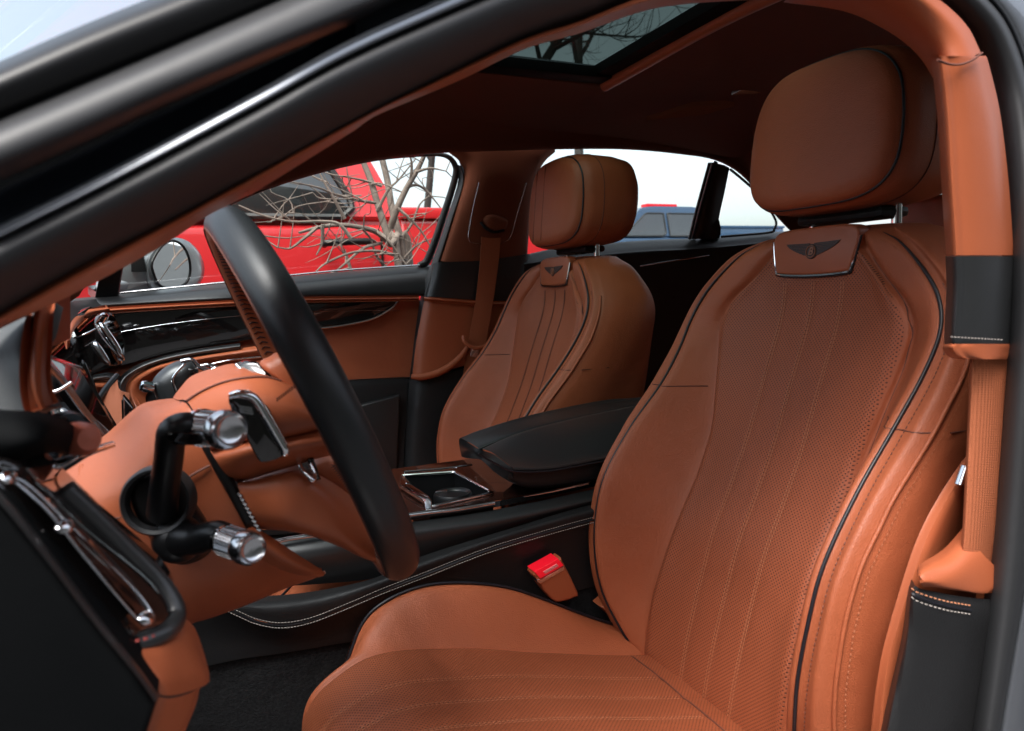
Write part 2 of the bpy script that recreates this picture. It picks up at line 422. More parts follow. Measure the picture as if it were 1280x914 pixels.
def make_seat(parent, dY, dX=0.0, far=False):
    rows = []
    cols = []
    for r in BK:
        h = sect(r[0], r)
        full = [V(x+dX, YC+dY+y, r[0]) for y, x in h] + [V(x+dX, YC+dY-y, r[0]) for y, x in h[-2:0:-1]]
        rows.append(full)
    n = len(rows[0])
    R = [smooth([rw[j] for rw in rows], 5) for j in range(n)]           # along z
    R2 = []
    for i in range(len(R[0])):
        R2.append(smooth([R[j][i] for j in range(n)], 4, True))
    top = R2[0]; c = sum(top, Vector())/len(top)
    R2 = [[p.lerp(c+V(0, 0, .006), .96) for p in top], [p.lerp(c, .5)+V(0, 0, .0045) for p in top], [p.lerp(c, .15)+V(0, 0, .003) for p in top]] + R2
    m = len(R2[0])
    # uv in metres: u = y across, v = distance down
    vs, fs = grid(R2, True)
    fs.append(tuple(range(m)))
    uvs = [(v.y, v.z*1.06) for v in vs]
    me = mesh_from('front_seat', vs, fs, uvs, 0); recalc(me); me.shade_smooth()
    # perforated centre: faces between the seams on the front
    back = link('front_seat', me, TAN, parent)
    bvh = BVHTree.FromPolygons([tuple(v) for v in vs], [tuple(f) for f in fs])
    def on(y, z, lift=0.0):
        h = bvh.ray_cast(V(-.5, YC+dY+y, z), V(1, 0, 0))
        if h[0] is None: return V(bk(z, 1)+dX, YC+dY+y, z)
        nn = h[1] if h[1].x < 0 else -h[1]
        return h[0]+nn*lift
    # perforated panel laid between the seams
    rr = []
    zs = [1.080-i*(1.080-.44)/70 for i in range(71)]
    for z in zs:
        s = bk(z, 2)-.004
        row = []
        for i in range(41):
            t = -1+2*i/40; y = s*t; q = on(y, z)
            # soft channels sink along the three seams
            ch = sum(math.exp(-((y-c0)/.004)**2) for c0 in (-.051, 0, .051))
            edge = max(0, abs(t)-.93)/.07
            # padded flutes stand between the channels, the edge tucks into the seam
            row.append(q + V(-1, 0, 0)*(.0035 - .0012*ch - .0050*edge**2))
        rr.append(row)
    a, b = grid(rr)
    me2 = mesh_from('backrest_panel', a, b, [(v.y, v.z*1.06) for v in a], 0)
    recalc(me2)
    pan = link('backrest_panel', me2, PERF, back)
    bp = BVHTree.FromPolygons([tuple(v) for v in a], [tuple(f) for f in b])
    def onp(y, z, lift=.0):
        h = bp.ray_cast(V(-.5, YC+dY+y, z), V(1, 0, 0))
        if h[0] is None: return on(y, z, lift+.003)
        return h[0]+V(-1, 0, 0)*lift
    TH = THREADB if far else THREAD
    if far:
        for y0 in (-.051, 0, .051):
            tube('flute_seam', [onp(y0, 1.045-i*.03, .0002) for i in range(19)], .0013, THREADB, back, k=2, seg=5)
    for y0 in (-.051, 0, .051):
        for off in ((-.0022, .0022) if y0 == 0 or True else (0,)):
            path = [onp(y0+off, 1.045-i*.012, .0004) for i in range(49)]
            stitches('seam_stitching', path, TH, back, nrm=V(-1, 0, 0), step=.0058, ln=.0042, r=.00050)
    # black piping on the crest of both bolsters
    for sg in (-1, 1):
        pts = [V(r[5]+dX-.0035, YC+dY+sg*(r[4]-.002), r[0]) for r in BK[2:-1]]
        pts = [V(bk(1.10, 5)+dX-.004, YC+dY+sg*.108, 1.106)] + pts
        tube('piping', pts, [.0004, .0012]+[.0022]*(len(pts)-2), PIPE, back, k=6, seg=8)
        # seam line where bolster meets the perforated panel
        tube('seam', [on(sg*(bk(z, 2)-.0015), z, -.0006) for z in [1.075-i*.0155 for i in range(40)]], .0018 if far else .0011, THREADB, back, k=3, seg=5)
        # stitching beside the piping and down the outer seam
        pa = [V(bk(z, 5)+dX-.0015, YC+dY+sg*(bk(z, 4)+.0085), z) for z in [1.04-i*.01 for i in range(58)]]
        pa = [on(sg*(bk(1.04-i*.01, 4)+.009), 1.04-i*.01, .0006) for i in range(58)]
        stitches('edge_stitching', pa, THREADB, back, nrm=V(-.8, sg*.6, 0), step=.0058, r=.0005)
        # raised welt along the outer seam
        ou = [V(bk(z, 5)+dX+.010, YC+dY+sg*(bk(z, 6)-.0010), z) for z in [1.03-i*.03 for i in range(20)]]
        tube('outer_seam', ou, .0024, TAN, back, k=4, seg=8)
        pb = [V(bk(z, 5)+dX+.020, YC+dY+sg*(bk(z, 6)+.0032), z) for z in [1.03-i*.01 for i in range(58)]]
        stitches('edge_stitching', pb, THREADT, back, nrm=V(-.3, sg*1.0, 0), step=.0062, r=.0005)
        # cross seam of the shoulder
        zc = .893
        tube('shoulder_seam', [on(sg*(bk(zc, 2)+.008+(bk(zc, 6)-bk(zc, 2)-.012)*i/14), zc-.010+.010*abs(i-7)/7*0, .0001) for i in range(15)], .0010, THREADB, back, k=1, seg=5)
        tube('side_seam', [V(bk(zc, 5)+dX+.02+i*.013, YC+dY+sg*(bk(zc, 6)+.0055), zc-.01) for i in range(6)], .0010, THREADB, back, k=1, seg=5)
    # emblem plate between shoulders
    o0 = V(dX, YC+dY, 0)
    xe = .7885
    def ep(y, z, dx=0): return V(xe+(z-1.085)*.12+dx, y, z)+o0
    outl = [(-.075, 1.106), (-.066, 1.066), (-.056, 1.0585), (0, 1.056), (.056, 1.0585), (.066, 1.066), (.075, 1.106), (.060, 1.1205), (0, 1.1225), (-.060, 1.1205)]
    big = [ep(y, z) for y, z in outl]
    plate('emblem_panel', big, TAN2, back, back=V(1, 0, 0), thick=.02, bevel=.004, k=4)
    ch_ = [ep(y*1.012, 1.09+(z-1.09)*1.03, .002) for y, z in outl[0:7]]
    tube('emblem_trim', ch_, .0013, CHROME if True else PIPE, back, k=6, seg=6)
    tube('emblem_piping', [q+V(.0015, 0, -.0012) for q in ch_], .0022, PIPE, back, k=6, seg=6)
    # emblem: two feathered wings and a round letter
    mb = MB()
    ec = 1.0895
    for sg in (-1, 1):
        # wing: upper edge straight, lower edge sweeping in steps of feathers
        top_ = [(.0, .0065), (.036, .0085)]
        nf = 8
        for k_ in range(nf):
            t0 = k_/nf
            ztop = .0105-.0022*k_
            xo = .0480*(1-.78*(k_/8)**1.5)
            vs_ = [ep(sg*.004, ec+ztop, -.0014), ep(sg*xo, ec+ztop+.0011, -.0014), ep(sg*(xo-.0040), ec+ztop-.0010, -.0014), ep(sg*.004, ec+ztop-.0018, -.0014)]
            vs2 = [q+V(.0014, 0, 0) for q in vs_]
            mb.add((vs_+vs2, [(0, 1, 2, 3), (7, 6, 5, 4), (0, 4, 5, 1), (1, 5, 6, 2), (2, 6, 7, 3), (3, 7, 4, 0)]))
    em = mb.build('winged_emblem', EMB, back)
    lathe('emblem_disc', [(0, .0016), (.0098, .0016), (.0106, .0008), (.0106, -.001)], ep(0, ec-.0012, -.0002), V(-1, 0, .12), EMB, back, seg=28)
    lathe('emblem_ring', [(.0072, .0016), (.0076, .0026), (.0084, .0026), (.0088, .0016)], ep(0, ec-.0012, -.0004), V(-1, 0, .12), EMBL, back, seg=28)
    fc = bpy.data.curves.new('B', 'FONT'); fc.body = 'B'; fc.size = .0150; fc.extrude = .0005; fc.align_x = 'CENTER'; fc.align_y = 'CENTER'; fc.shear = .25; fc.offset = .0003
    fo = bpy.data.objects.new('tmp', fc); COL.objects.link(fo); bpy.context.view_layer.update()
    lm = bpy.data.meshes.new_from_object(fo.evaluated_get(bpy.context.evaluated_depsgraph_get())); bpy.data.objects.remove(fo)
    # letter reads from the front of the seat: its right is towards -Y
    Rm = Matrix((V(0, -1, 0), V(.12, 0, 1).normalized(), V(-1, 0, .12).normalized())).transposed().to_4x4()
    Rm.translation = ep(0, ec-.0012, -.0026); lm.transform(Rm)
    link('emblem_letter', lm, EMBL, back)
    # ---- headrest
    hz0, hz1 = 1.146, 1.352
    def hw(t):                                       # half width of the face at height t 0..1
        return .118*(1-.0*t) * (1 - .50*max(0, t-.55)**2/.2025 - .34*max(0, .16-t)/.16*max(0, .16-t)/.16)
    front = []
    N = 22
    # face outline, flattened oval with a narrower top
    lo = []
    for i in range(64):
        a_ = 2*pi*i/64; cx_, sz_ = cos(a_), sin(a_)
        e = 2/3.7
        yy = .126*abs(cx_)**e*(1 if cx_ > 0 else -1); zz = abs(sz_)**e*(1 if sz_ > 0 else -1)
        tz = (zz+1)/2
        yy *= 1 - .17*max(0, tz-.40)**2/.36
        lo.append((yy, hz0+.004+(hz1-hz0-.010)*tz))
    cz = (hz0+hz1)/2
    def fx(y, z): return .766 + .022*(z-hz0)/(hz1-hz0) + .75*y*y          # curved face leaning back
    rows = []
    for s, dx in ((0.001, 0), (.2, 0), (.4, 0), (.6, .0), (.8, .001), (.92, .004), (.975, .009), (1.0, .016)):
        rows.append([V(fx(y*s, cz+(z-cz)*s)+dx-.004, y*s, cz+(z-cz)*s)+o0 for y, z in lo])
    body0 = len(rows)
    for s, dx in ((1.015, .019), (1.055, .024), (1.085, .040), (1.09, .075), (1.07, .120), (1.0, .155), (.8, .175), (.5, .184), (.001, .188)):
        rows.append([V(max(fx(y, z), .0)+dx, y*s, cz+(z-cz)*(s if s < 1.03 else 1+(s-1)*.9))+o0 for y, z in lo])
    a, b = grid(rows, True)
    hme = mesh_from('headrest', a, b, None, 0); recalc(hme); hme.shade_smooth()
    hr = link('headrest', hme, TAN, back)
    tube('headrest_piping', [V(fx(y, z)+.0150, y*1.004, cz+(z-cz)*1.004)+o0 for y, z in lo[::2]], .0021, PIPE, back, closed=True, k=2, seg=8)
    if far:
        for y0 in (.012, .060):
            tube('headrest_seam', [V(fx(y0, z)-.0038, y0, z)+o0 for z in [hz0+.016+i*.0125 for i in range(15)]], .0009, THREADB, back, k=1, seg=5)
    # side seam of the headrest
    tube('headrest_seam', [V(fx(y, z)+.062, y*1.092, cz+(z-cz)*1.083)+o0 for y, z in lo], .0010, THREADB, back, closed=True, k=1, seg=5)
    for sg in (-1, 1):
        tube('headrest_post', [V(.868, sg*.070, 1.08)+o0, V(.868, sg*.070, 1.18)+o0], .0065, CHROME, back, k=2, seg=16)
        lathe('post_collar', [(.0145, -.002), (.0145, .004), (.0115, .007), (.007, .0075)], V(.868, sg*.070, 1.112)+o0, V(0.05, 0, 1), PLAST, back, seg=20)
    mb = MB(); mb.box(V(.862, 0, 1.137)+o0, (.028, .074, .008)); mb.build('headrest_shade_bar', PLAST, back, bevel=.008)  # black bar standing in for the shadow under the headrest
    # ---- cushion
    CU = [  # x, z centre, z seam, z piping, z outer
        (.070, .400, .400, .395, .385), (.074, .470, .468, .440, .43), (.082, .525, .518, .470, .455), (.102, .556, .546, .492, .47), (.142, .572, .569, .535, .50), (.172, .577, .576, .588, .53),
        (.206, .574, .574, .613, .55), (.260, .563, .563, .624, .56), (.320, .550, .548, .617, .555), (.390, .531, .525, .596, .54), (.456, .511, .506, .562, .52),
        (.540, .488, .482, .513, .49), (.605, .470, .466, .480, .46), (.680, .44, .44, .45, .44)]
    rows = []
    for x, zc_, zs_, zp, zo in CU:
        fr = min(1, max(0, (x-.07)/.1)); ap = .176+.034*fr; ao = .205+.045*fr
        h = [(0, zc_), (.05, zc_+.001), (.10, zc_*.5+zs_*.5+.002), (.136, zs_+.002), (.146, zs_-.005), (.156, zs_+.002), ((.15+ap)/2, (zs_*.5+zp*.5)+.008*fr), (ap-.012, zp-.001), (ap, zp), (ap+.008, zp-.003),
             (ao-.010, zp-.022), (ao, zo-.02), (ao+.004, zo-.07), (ao, .40), (ao-.03, .33)]
        rows.append([V(x+dX, YC+dY-y, z) for y, z in h[::-1]] + [V(x+dX, YC+dY+y, z) for y, z in h[1:]])
    n = len(rows[0])
    R = [smooth([rw[j] for rw in rows], 5) for j in range(n)]
    R2 = [smooth([R[j][i] for j in range(n)], 4) for i in range(len(R[0]))]
    vs, fs = grid(R2)
    cme = mesh_from('seat_cushion', vs, fs, None, 0); recalc(cme); cme.shade_smooth()
    cu = link('seat_cushion', cme, TAN, back)
    cb = BVHTree.FromPolygons([tuple(v) for v in vs], [tuple(f) for f in fs])
    def onc(x, y, lift=0):
        h = cb.ray_cast(V(x+dX, YC+dY+y, 1.0), V(0, 0, -1))
        if h[0] is None: return V(x+dX, YC+dY+y, .45)
        return h[0]+V(0, 0, lift)
    rr = []
    xs = [.0735+.004*(i/6)**1.5*3 for i in range(7)] + [.088+i*(.572-.088)/60 for i in range(61)]
    # follow the fluted front edge by marching the section rows instead of vertical rays
    sec = []
    mid = len(R2[0])//2
    for row in R2:
        ys = [p.y-YC-dY for p in row]
        line = []
        for i in range(41):
            y = -.139+.278*i/40
            for j in range(len(row)-1):
                if (ys[j]-y)*(ys[j+1]-y) <= 0:
                    t = (y-ys[j])/(ys[j+1]-ys[j]) if abs(ys[j+1]-ys[j]) > 1e-9 else 0
                    line.append(row[j].lerp(row[j+1], t)); break
            else: line.append(row[mid])
        sec.append(line)
    sec = [l for l in sec if l[20].z > .42]
    rr = []
    for i, l in enumerate(sec):
        tg = (sec[min(i+1, len(sec)-1)][20]-sec[max(i-1, 0)][20]); nn = V(-tg.z, 0, tg.x).normalized()
        if nn.z < 0 and nn.x > 0: nn = -nn
        if nn.z < -.2: nn = -nn
        row = []
        for j, q in enumerate(l):
            y = -.139+.278*j/40; ch = sum(math.exp(-((y-c0)/.004)**2) for c0 in (-.051, 0, .051)); ed = max(0, abs(y)/.139-.93)/.07
            row.append(q+nn*(.004-.0014*ch-.0060*ed**2))
        rr.append(row)
    a, b = grid(rr); L = 0; uvs = []
    for i, row in enumerate(rr):
        if i: L += (rr[i][20]-rr[i-1][20]).length
        for q in row: uvs.append((q.y, L))
    pm = mesh_from('cushion_panel', a, b, uvs, 0); recalc(pm)
    link('cushion_panel', pm, PERF, back)
    pb_ = BVHTree.FromPolygons([tuple(v) for v in a], [tuple(f) for f in b])
    def onq(x, y, lift=.0004):
        h = pb_.ray_cast(V(x+dX, YC+dY+y, 1.0), V(0, 0, -1))
        return (h[0] if h[0] is not None else onc(x, y, .004))+V(0, 0, lift)
    for y0 in (-.051, 0, .051):
        for off in (-.0022, .0022):
            stitches('cushion_stitching', [onq(.088+i*.012, y0+off) for i in range(40)], TH, back, nrm=V(0, 0, 1), step=.0058, ln=.0042)
    tube('cushion_seam', [onq(.562, -.136+i*.0136, .0006) for i in range(21)], .0013, THREADB, back, k=1, seg=5)
    for sg in (-1, 1):
        pts = []
        for x, zc_, zs_, zp, zo in CU[3:-1]:
            fr = min(1, max(0, (x-.07)/.1)); pts.append(V(x+dX, YC+dY+sg*(.176+.034*fr), zp+.0030))
        tube('cushion_piping', pts, .0022, PIPE, back, k=5, seg=8)
        tube('seam', [onc(.09+i*.0125, sg*.1455, .0012) for i in range(40)], .0012, THREADB, back, k=1, seg=5)
        stitches('edge_stitching', [p+V(-.001, sg*.008, -.004) for p in smooth(pts[1:6], 8)], THREADB, back, nrm=V(0, sg*.7, .7))
    # plinth and side valance below the cushion
    pl = MB(); pl.box((.36+dX, YC+dY, .33), (.25, .215, .08)); pl.build('seat_base', PLAST, back, bevel=.02)
    return back

seat1 = make_seat(car, 0)
seat1['label'] = "driver's seat nearest the open door, perforated centre"
seat2 = make_seat(car, .752, -.022, far=True)
seat2['label'] = 'front passenger seat beyond the armrest'

# outer side cover and belt outlet of the driver's seat
loft('seat_side_cover', [[(1215, 560, .455), (1180, 610, .455), (1147, 672, .455), (1118, 760, .455), (1100, 830, .455), (1092, 900, .455), (1090, 960, .455)],
                         [(1222, 580, .445), (1192, 630, .445), (1163, 690, .445), (1135, 780, .445), (1116, 850, .445), (1106, 930, .445), (1104, 980, .445)],
                         [(1260, 600, .465), (1230, 660, .465), (1200, 720, .465), (1180, 800, .465), (1160, 870, .465), (1150, 930, .465), (1150, 980, .465)]], TAN2, seat1, n=30, thick=.015)
tube('recline_lever', [(1198, 606, .438), (1206, 583, .438)], .0045, CHROME, seat1, k=2, seg=10, flat=.6)

# ------------------------------------------------ near door frame: tan trim, seal, painted flange, outer pillar
def wy(pts, ys):
    """give a path of (px, py) a smoothly varying y (ys: list of (fraction, y))"""
    n = len(pts); out = []
    L = [0]
    for a, b in zip(pts, pts[1:]): L.append(L[-1]+math.hypot(b[0]-a[0], b[1]-a[1]))
    for p, l in zip(pts, L):
        t = l/L[-1]
        for (ta, ya), (tb, yb) in zip(ys, ys[1:]):
            if ta <= t <= tb: y = ya+(yb-ya)*(t-ta)/(tb-ta); break
        out.append((p[0], p[1], y))
    return out
SI = [(-60, 428), (0, 395), (50, 365), (126, 322), (224, 271), (301, 228), (440, 154), (561, 95), (655, 51), (724, 28), (797, 0), (880, -22), (980, -34), (1080, -30), (1140, -16),
      (1172, 4), (1205, 34), (1224, 66), (1243, 125), (1255, 210), (1261, 320), (1258, 430), (1250, 540), (1240, 660), (1228, 780), (1211, 914), (1198, 1000)]
SO = [(-60, 328), (0, 297), (110, 243), (224, 184), (330, 128), (440, 68), (594, 0), (700, -42), (830, -80), (1000, -96), (1130, -70), (1200, -28), (1240, 0), (1262, 32),
      (1280, 76), (1296, 150), (1304, 300), (1302, 450), (1296, 600), (1284, 720), (1266, 830), (1252, 914), (1240, 1000)]
HO = [(-60, 314), (0, 281), (110, 226), (224, 166), (330, 109), (440, 48), (560, -6), (690, -64), (830, -106), (1000, -124), (1150, -100), (1250, -52), (1310, -10), (1345, 50), (1360, 100), (1370, 200), (1376, 400), (1366, 600), (1345, 760), (1325, 914), (1310, 1000)]
YS = [(0, .33), (.2, .36), (.45, .43), (.62, .43), (.72, .40), (1, .385)]
def off(ys, d): return [(t, y+d) for t, y in ys]
def mix(A, B, t, n=60):
    a = crv([V(x, y, 0) for x, y in A], n); b = crv([V(x, y, 0) for x, y in B], n)
    return [((p.x+(q.x-p.x)*t), (p.y+(q.y-p.y)*t)) for p, q in zip(a, b)]
def lf(name, A, B, prof, ys, m, n=160, thick=0, **k):
    return loft(name, [wy(mix(A, B, t), off(ys, d)) for t, d in prof], m, car, n=n, thick=thick, **k)
lf('door_seal', SI, SO, [(-.03, .05), (0, .028), (.12, .012), (.35, .000), (.65, -.008), (.86, -.008), (.97, -.001), (1.0, .008)], YS, RUB, thick=0)
lf('door_frame', SO, HO, [(-.08, .006), (.04, -.0008), (.2, -.0024), (.6, -.0010), (.95, .0012), (1.12, .02)], off(YS, -.004), PAINT)
# painted body side beyond the frame on the right
G5 = [(-60, 115), (0, 88), (105, 42), (210, 0), (330, -48), (480, -104), (640, -150), (800, -180)]
G4 = [(-60, 190), (0, 165), (112, 118), (224, 70), (400, -6), (540, -66), (680, -120), (800, -150)]
G3 = [(-60, 222), (0, 196), (112, 148), (224, 98), (440, 7), (560, -45), (690, -98), (800, -135)]
G2 = [(-60, 255), (0, 228), (112, 178), (224, 126), (440, 30), (560, -25), (690, -80), (800, -118)]
G1 = [(-60, 314), (0, 281), (110, 226), (224, 166), (330, 109), (440, 48), (560, -6), (690, -64), (800, -100)]
ya = [(0, .315), (1, .40)]
loft('pillar_gap', [wy(G1, off(ya, .03)), wy(G2, off(ya, .035)), wy(G2, off(ya, .02))], PAINTD, car, n=60)
loft('pillar_moulding', [wy(G2, off(ya, .020)), wy([(a+(c-a)*.5, b+(d-b)*.5) for (a, b), (c, d) in zip(G2, G3)], off(ya, -.001)), wy(G3, off(ya, -.006)), wy(G4, off(ya, -.001)), wy([(x-5, y-12) for x, y in G4], off(ya, .016)), wy([(x-10, y-20) for x, y in G4], off(ya, .03))], RUB, car, n=60)
loft('windscreen_pillar', [wy([(x-4, y-8) for x, y in G4], off(ya, .022)), wy([((x+u)/2, (y+v)/2) for (x, y), (u, v) in zip(G4, G5)], off(ya, .014)), wy(G5, off(ya, .02)), wy([(x-3, y-10) for x, y in G5], off(ya, .07))], PLAST, car, n=60)
# tan trim inside the seal
TI = [(-40, 430), (20, 400), (88, 368), (182, 318), (224, 292), (260, 268), (311, 243)]
TO = [(-60, 425), (0, 393), (50, 362), (126, 319), (224, 268), (262, 248), (301, 226)]
loft('pillar_trim', [wy(TO, [(0, .35), (1, .385)]), wy([((a+c)/2, (b+d)/2) for (a, b), (c, d) in zip(TO, TI)], [(0, .352), (1, .385)]), wy(TI, [(0, .44), (1, .49)]), wy([(a+1, b+1) for a, b in TI], [(0, .52), (1, .56)])], TAN2, car, n=60)
T2O = [(301, 226), (440, 152), (561, 93), (655, 49), (724, 27), (797, -2), (880, -26), (980, -38)]
T2I = [(311, 243), (440, 163), (470, 143), (574, 99), (655, 60), (724, 40), (813, 10), (900, 0), (985, -3)]
loft('roof_rail_trim', [wy(T2O, [(0, .385), (1, .44)]), wy(mix(T2O, T2I, .5, 12), [(0, .385), (1, .44)]), wy([(a+1, b+1) for a, b in T2I], [(0, .47), (1, .52)]), wy([(a+1, b+1) for a, b in T2I], [(0, .56), (1, .60)])], TAN2, car, n=70)
# curved quarter of the trim over the door, meeting the B-pillar
QO = [(980, -40), (1080, -36), (1140, -20), (1180, 4), (1210, 34), (1226, 66)]
QI = [(985, -3), (1060, 8), (1110, 30), (1142, 52), (1160, 72), (1172, 92)]
loft('roof_rail_trim', [wy(QO, [(0, .43), (1, .41)]), wy(mix(QO, QI, .3, 10), [(0, .445), (1, .405)]), wy(mix(QO, QI, .75, 10), [(0, .49), (1, .414)]), wy(QI, [(0, .55), (1, .445)]), wy([(a-6, b+6) for a, b in QI], [(0, .62), (1, .52)])], TAN2, car, n=50)
# B-pillar: upper tan, black cover, tan lip, belt, tan outlet, black lower
def bcol(y, x0, x1, Y): return [(x0-6, y, Y+.05), (x0+3, y, Y+.006), (x0+18, y, Y), ((x0+x1)/2, y, Y-.003), (x1-14, y, Y-.001), (x1, y, Y+.01)]
def bpil(name, ys, m, thick=.0, d=0):
    rows = []
    for y, x0, x1 in ys: rows.append([(a, b if True else 0, c+d) for a, b, c in bcol(y, x0, x1, .405)])
    R = [smooth(r, 6) for r in rows]; R = [[R[i][j] for i in range(len(R))] for j in range(len(R[0]))]
    R = [smooth(c, 8) for c in R]
    return skin(name, R, m, car)
b1 = bpil('b_pillar_trim', [(70, 1166, 1232), (80, 1170, 1236), (140, 1177, 1250), (220, 1182, 1260), (300, 1187, 1266), (319, 1188, 1267)], TAN2)
b2 = bpil('b_pillar_cover', [(321, 1188, 1267), (324, 1188, 1267), (360, 1189, 1267), (400, 1187, 1265), (426, 1186, 1263), (431, 1187, 1263)], BLKS, d=-.001)
tube('trim_seam', [(x, y+6*sin((x-1175)/60*pi), .399) for x, y in [(1172, 76), (1185, 77), (1200, 75), (1215, 70), (1228, 64)]], .0010, THREADB, car, k=3, seg=5)
stitches('cover_stitching', [P(1188+i*6, 421+i*.35, .4005) for i in range(12)], THREADW, car, step=.0045, ln=.003, r=.0005)
b3 = bpil('b_pillar_lip', [(430, 1186, 1262), (434, 1184, 1262), (440, 1186, 1261), (446, 1192, 1260), (449, 1200, 1259)], TAN2, d=-.004)
loft('seat_belt', [[(1213, 446, .425), (1208, 560, .42), (1203, 660, .415), (1198, 722, .413)], [(1218, 446, .417), (1213, 560, .413), (1208, 660, .409), (1203, 722, .408)],
                   [(1240, 446, .414), (1234, 560, .41), (1227, 660, .406), (1222, 724, .405)], [(1262, 446, .418), (1256, 560, .414), (1246, 660, .41), (1238, 726, .41)]], BELT, car, n=24, thick=.003)
# belt outlet, a sail-shaped moulding
loft('belt_outlet', [[(1208, 655, .432), (1180, 686, .432), (1152, 704, .430), (1146, 712, .425), (1147, 718, .42)],
                     [(1214, 668, .418), (1186, 696, .412), (1160, 708, .41), (1149, 716, .408), (1149, 722, .409)],
                     [(1226, 690, .405), (1200, 712, .400), (1175, 722, .400), (1156, 726, .401), (1150, 728, .404)],
                     [(1250, 716, .402), (1232, 738, .398), (1195, 735, .398), (1168, 731, .400), (1152, 731, .404)],
                     [(1250, 738, .402), (1232, 742, .400), (1195, 738, .400), (1168, 734, .402), (1154, 734, .406)]], TAN2, car, n=24, thick=.01)
loft('b_pillar_base', [[(1138, 722, .46), (1142, 728, .425), (1148, 735, .412), (1180, 742, .405), (1212, 747, .402), (1245, 750, .402)],
                       [(1132, 745, .46), (1137, 748, .424), (1142, 751, .41), (1176, 760, .402), (1210, 768, .399), (1243, 772, .399)],
                       [(1124, 800, .46), (1130, 803, .426), (1136, 806, .412), (1170, 812, .404), (1205, 818, .400), (1240, 822, .400)],
                       [(1098, 914, .46), (1105, 916, .426), (1112, 918, .412), (1150, 920, .404), (1190, 920, .400), (1230, 920, .400)],
                       [(1080, 1040, .46), (1086, 1040, .426), (1093, 1040, .412), (1130, 1040, .404), (1170, 1040, .400), (1215, 1040, .400)]], BLK, car, n=40)
for dy, m_ in ((0, THREAD), (11, THREADW)):
    stitches('base_stitching', [q for q in smooth([(1139, 735+dy, .411), (1148, 741+dy, .408), (1180, 751+dy, .4005), (1214, 757+dy, .3975)], 8)], m_, car, step=.0045, ln=.0032, r=.0005)
tube('base_seam', [(1139, 741, .412), (1148, 747, .408), (1180, 757, .4015), (1214, 763, .3985)], .0014, PIPE, car, k=6, seg=6)

# ------------------------------------------------ roof, headliner and glass
# headliner from far window rail inwards, with the sunroof opening left in it
def pz(x, y, z): return V(x, y, z)
YR = 1.70
def roofz(x, y):
    m = (y-1.12)/.62
    z = 1.515 - .035*m*m*1.3 - .012*(x-.4)**2*1.0
    if x > .95: z -= .085*(x-.95)**2*1.3
    if x < .1: z -= .30*(.1-x)**1.4
    return z
SRX0, SRX1, SRY0, SRY1 = .10, .825, .66, 1.37      # sunroof opening
def head(name, x0, x1, y0, y1, m, nx=24, ny=14, dz=0, thick=.012):
    R = [[V(x0+(x1-x0)*i/nx, y0+(y1-y0)*j/ny, roofz(x0+(x1-x0)*i/nx, y0+(y1-y0)*j/ny)+dz) for j in range(ny+1)] for i in range(nx+1)]
    return skin(name, R, m, car, thick=thick, away=V(0, 0, 1))
head('headliner', SRX1+.045, 2.15, .50, 1.74, LINER)
head('headliner', .0, SRX1+.045, SRY1+.05, 1.74, LINER)
head('headliner', .0, SRX1+.045, .48, SRY0-.05, LINER)
head('headliner', .0, SRX0-.04, SRY0-.05, SRY1+.05, LINER)
# sunroof surround: black inner reveal, rail and tinted glass above
fr = MB()
zz = lambda x, y: roofz(x, y)+.02
for x0, x1, y0, y1 in ((SRX0-.04, SRX1+.045, SRY1, SRY1+.05), (SRX0-.04, SRX1+.045, SRY0-.05, SRY0), (SRX1, SRX1+.045, SRY0-.05, SRY1+.05), (SRX0-.04, SRX0, SRY0-.05, SRY1+.05)):
    c = ((x0+x1)/2, (y0+y1)/2); fr.box((c[0], c[1], roofz(*c)+.010), ((x1-x0)/2, (y1-y0)/2, .011))
fr.build('sunroof_frame', MATTE, car, bevel=.003)
tube('sunroof_rail', [V(SRX1+.05, SRY0, roofz(SRX1, SRY0)-.002), V(SRX1+.05, 1.0, roofz(SRX1, 1.0)-.002), V(SRX1+.05, SRY1+.05, roofz(SRX1, SRY1)-.002)], .013, TAN2, car, k=8, seg=12)
head('sunroof_glass', SRX0-.03, SRX1+.03, SRY0-.03, SRY1+.03, ROOFGL, dz=.024, thick=.004)
head('roof_panel', .01, SRX0-.035, .47, 1.76, PAINT, dz=.028, thick=.01)
head('roof_panel', SRX1+.035, 2.0, .47, 1.76, PAINT, dz=.028, thick=.01)
head('roof_panel', SRX0-.035, SRX1+.035, .47, SRY0-.035, PAINT, dz=.028, thick=.01)
head('roof_panel', SRX0-.035, SRX1+.035, SRY1+.035, 1.76, PAINT, dz=.028, thick=.01)
# far roof rail: headliner bends down to the window tops
WT = [(240, 275), (300, 247), (360, 228), (430, 208), (500, 196), (560, 191), (620, 189), (690, 187), (780, 187), (850, 193), (895, 201), (930, 222), (968, 268), (1000, 300), (1040, 330)]
WTy = [(0, 1.80), (.3, 1.75), (.6, 1.74), (1, 1.72)]
loft('roof_rail_lining', [wy(WT, off(WTy, .03)), wy([(a-2, b-4) for a, b in WT], off(WTy, .0)), wy([(a-6, b-26) for a, b in WT], off(WTy, -.025)), wy([(a-8, b-60) for a, b in WT], off(WTy, -.10)), wy([(a-10, b-84) for a, b in WT], off(WTy, -.20))], LINER, car, n=80)
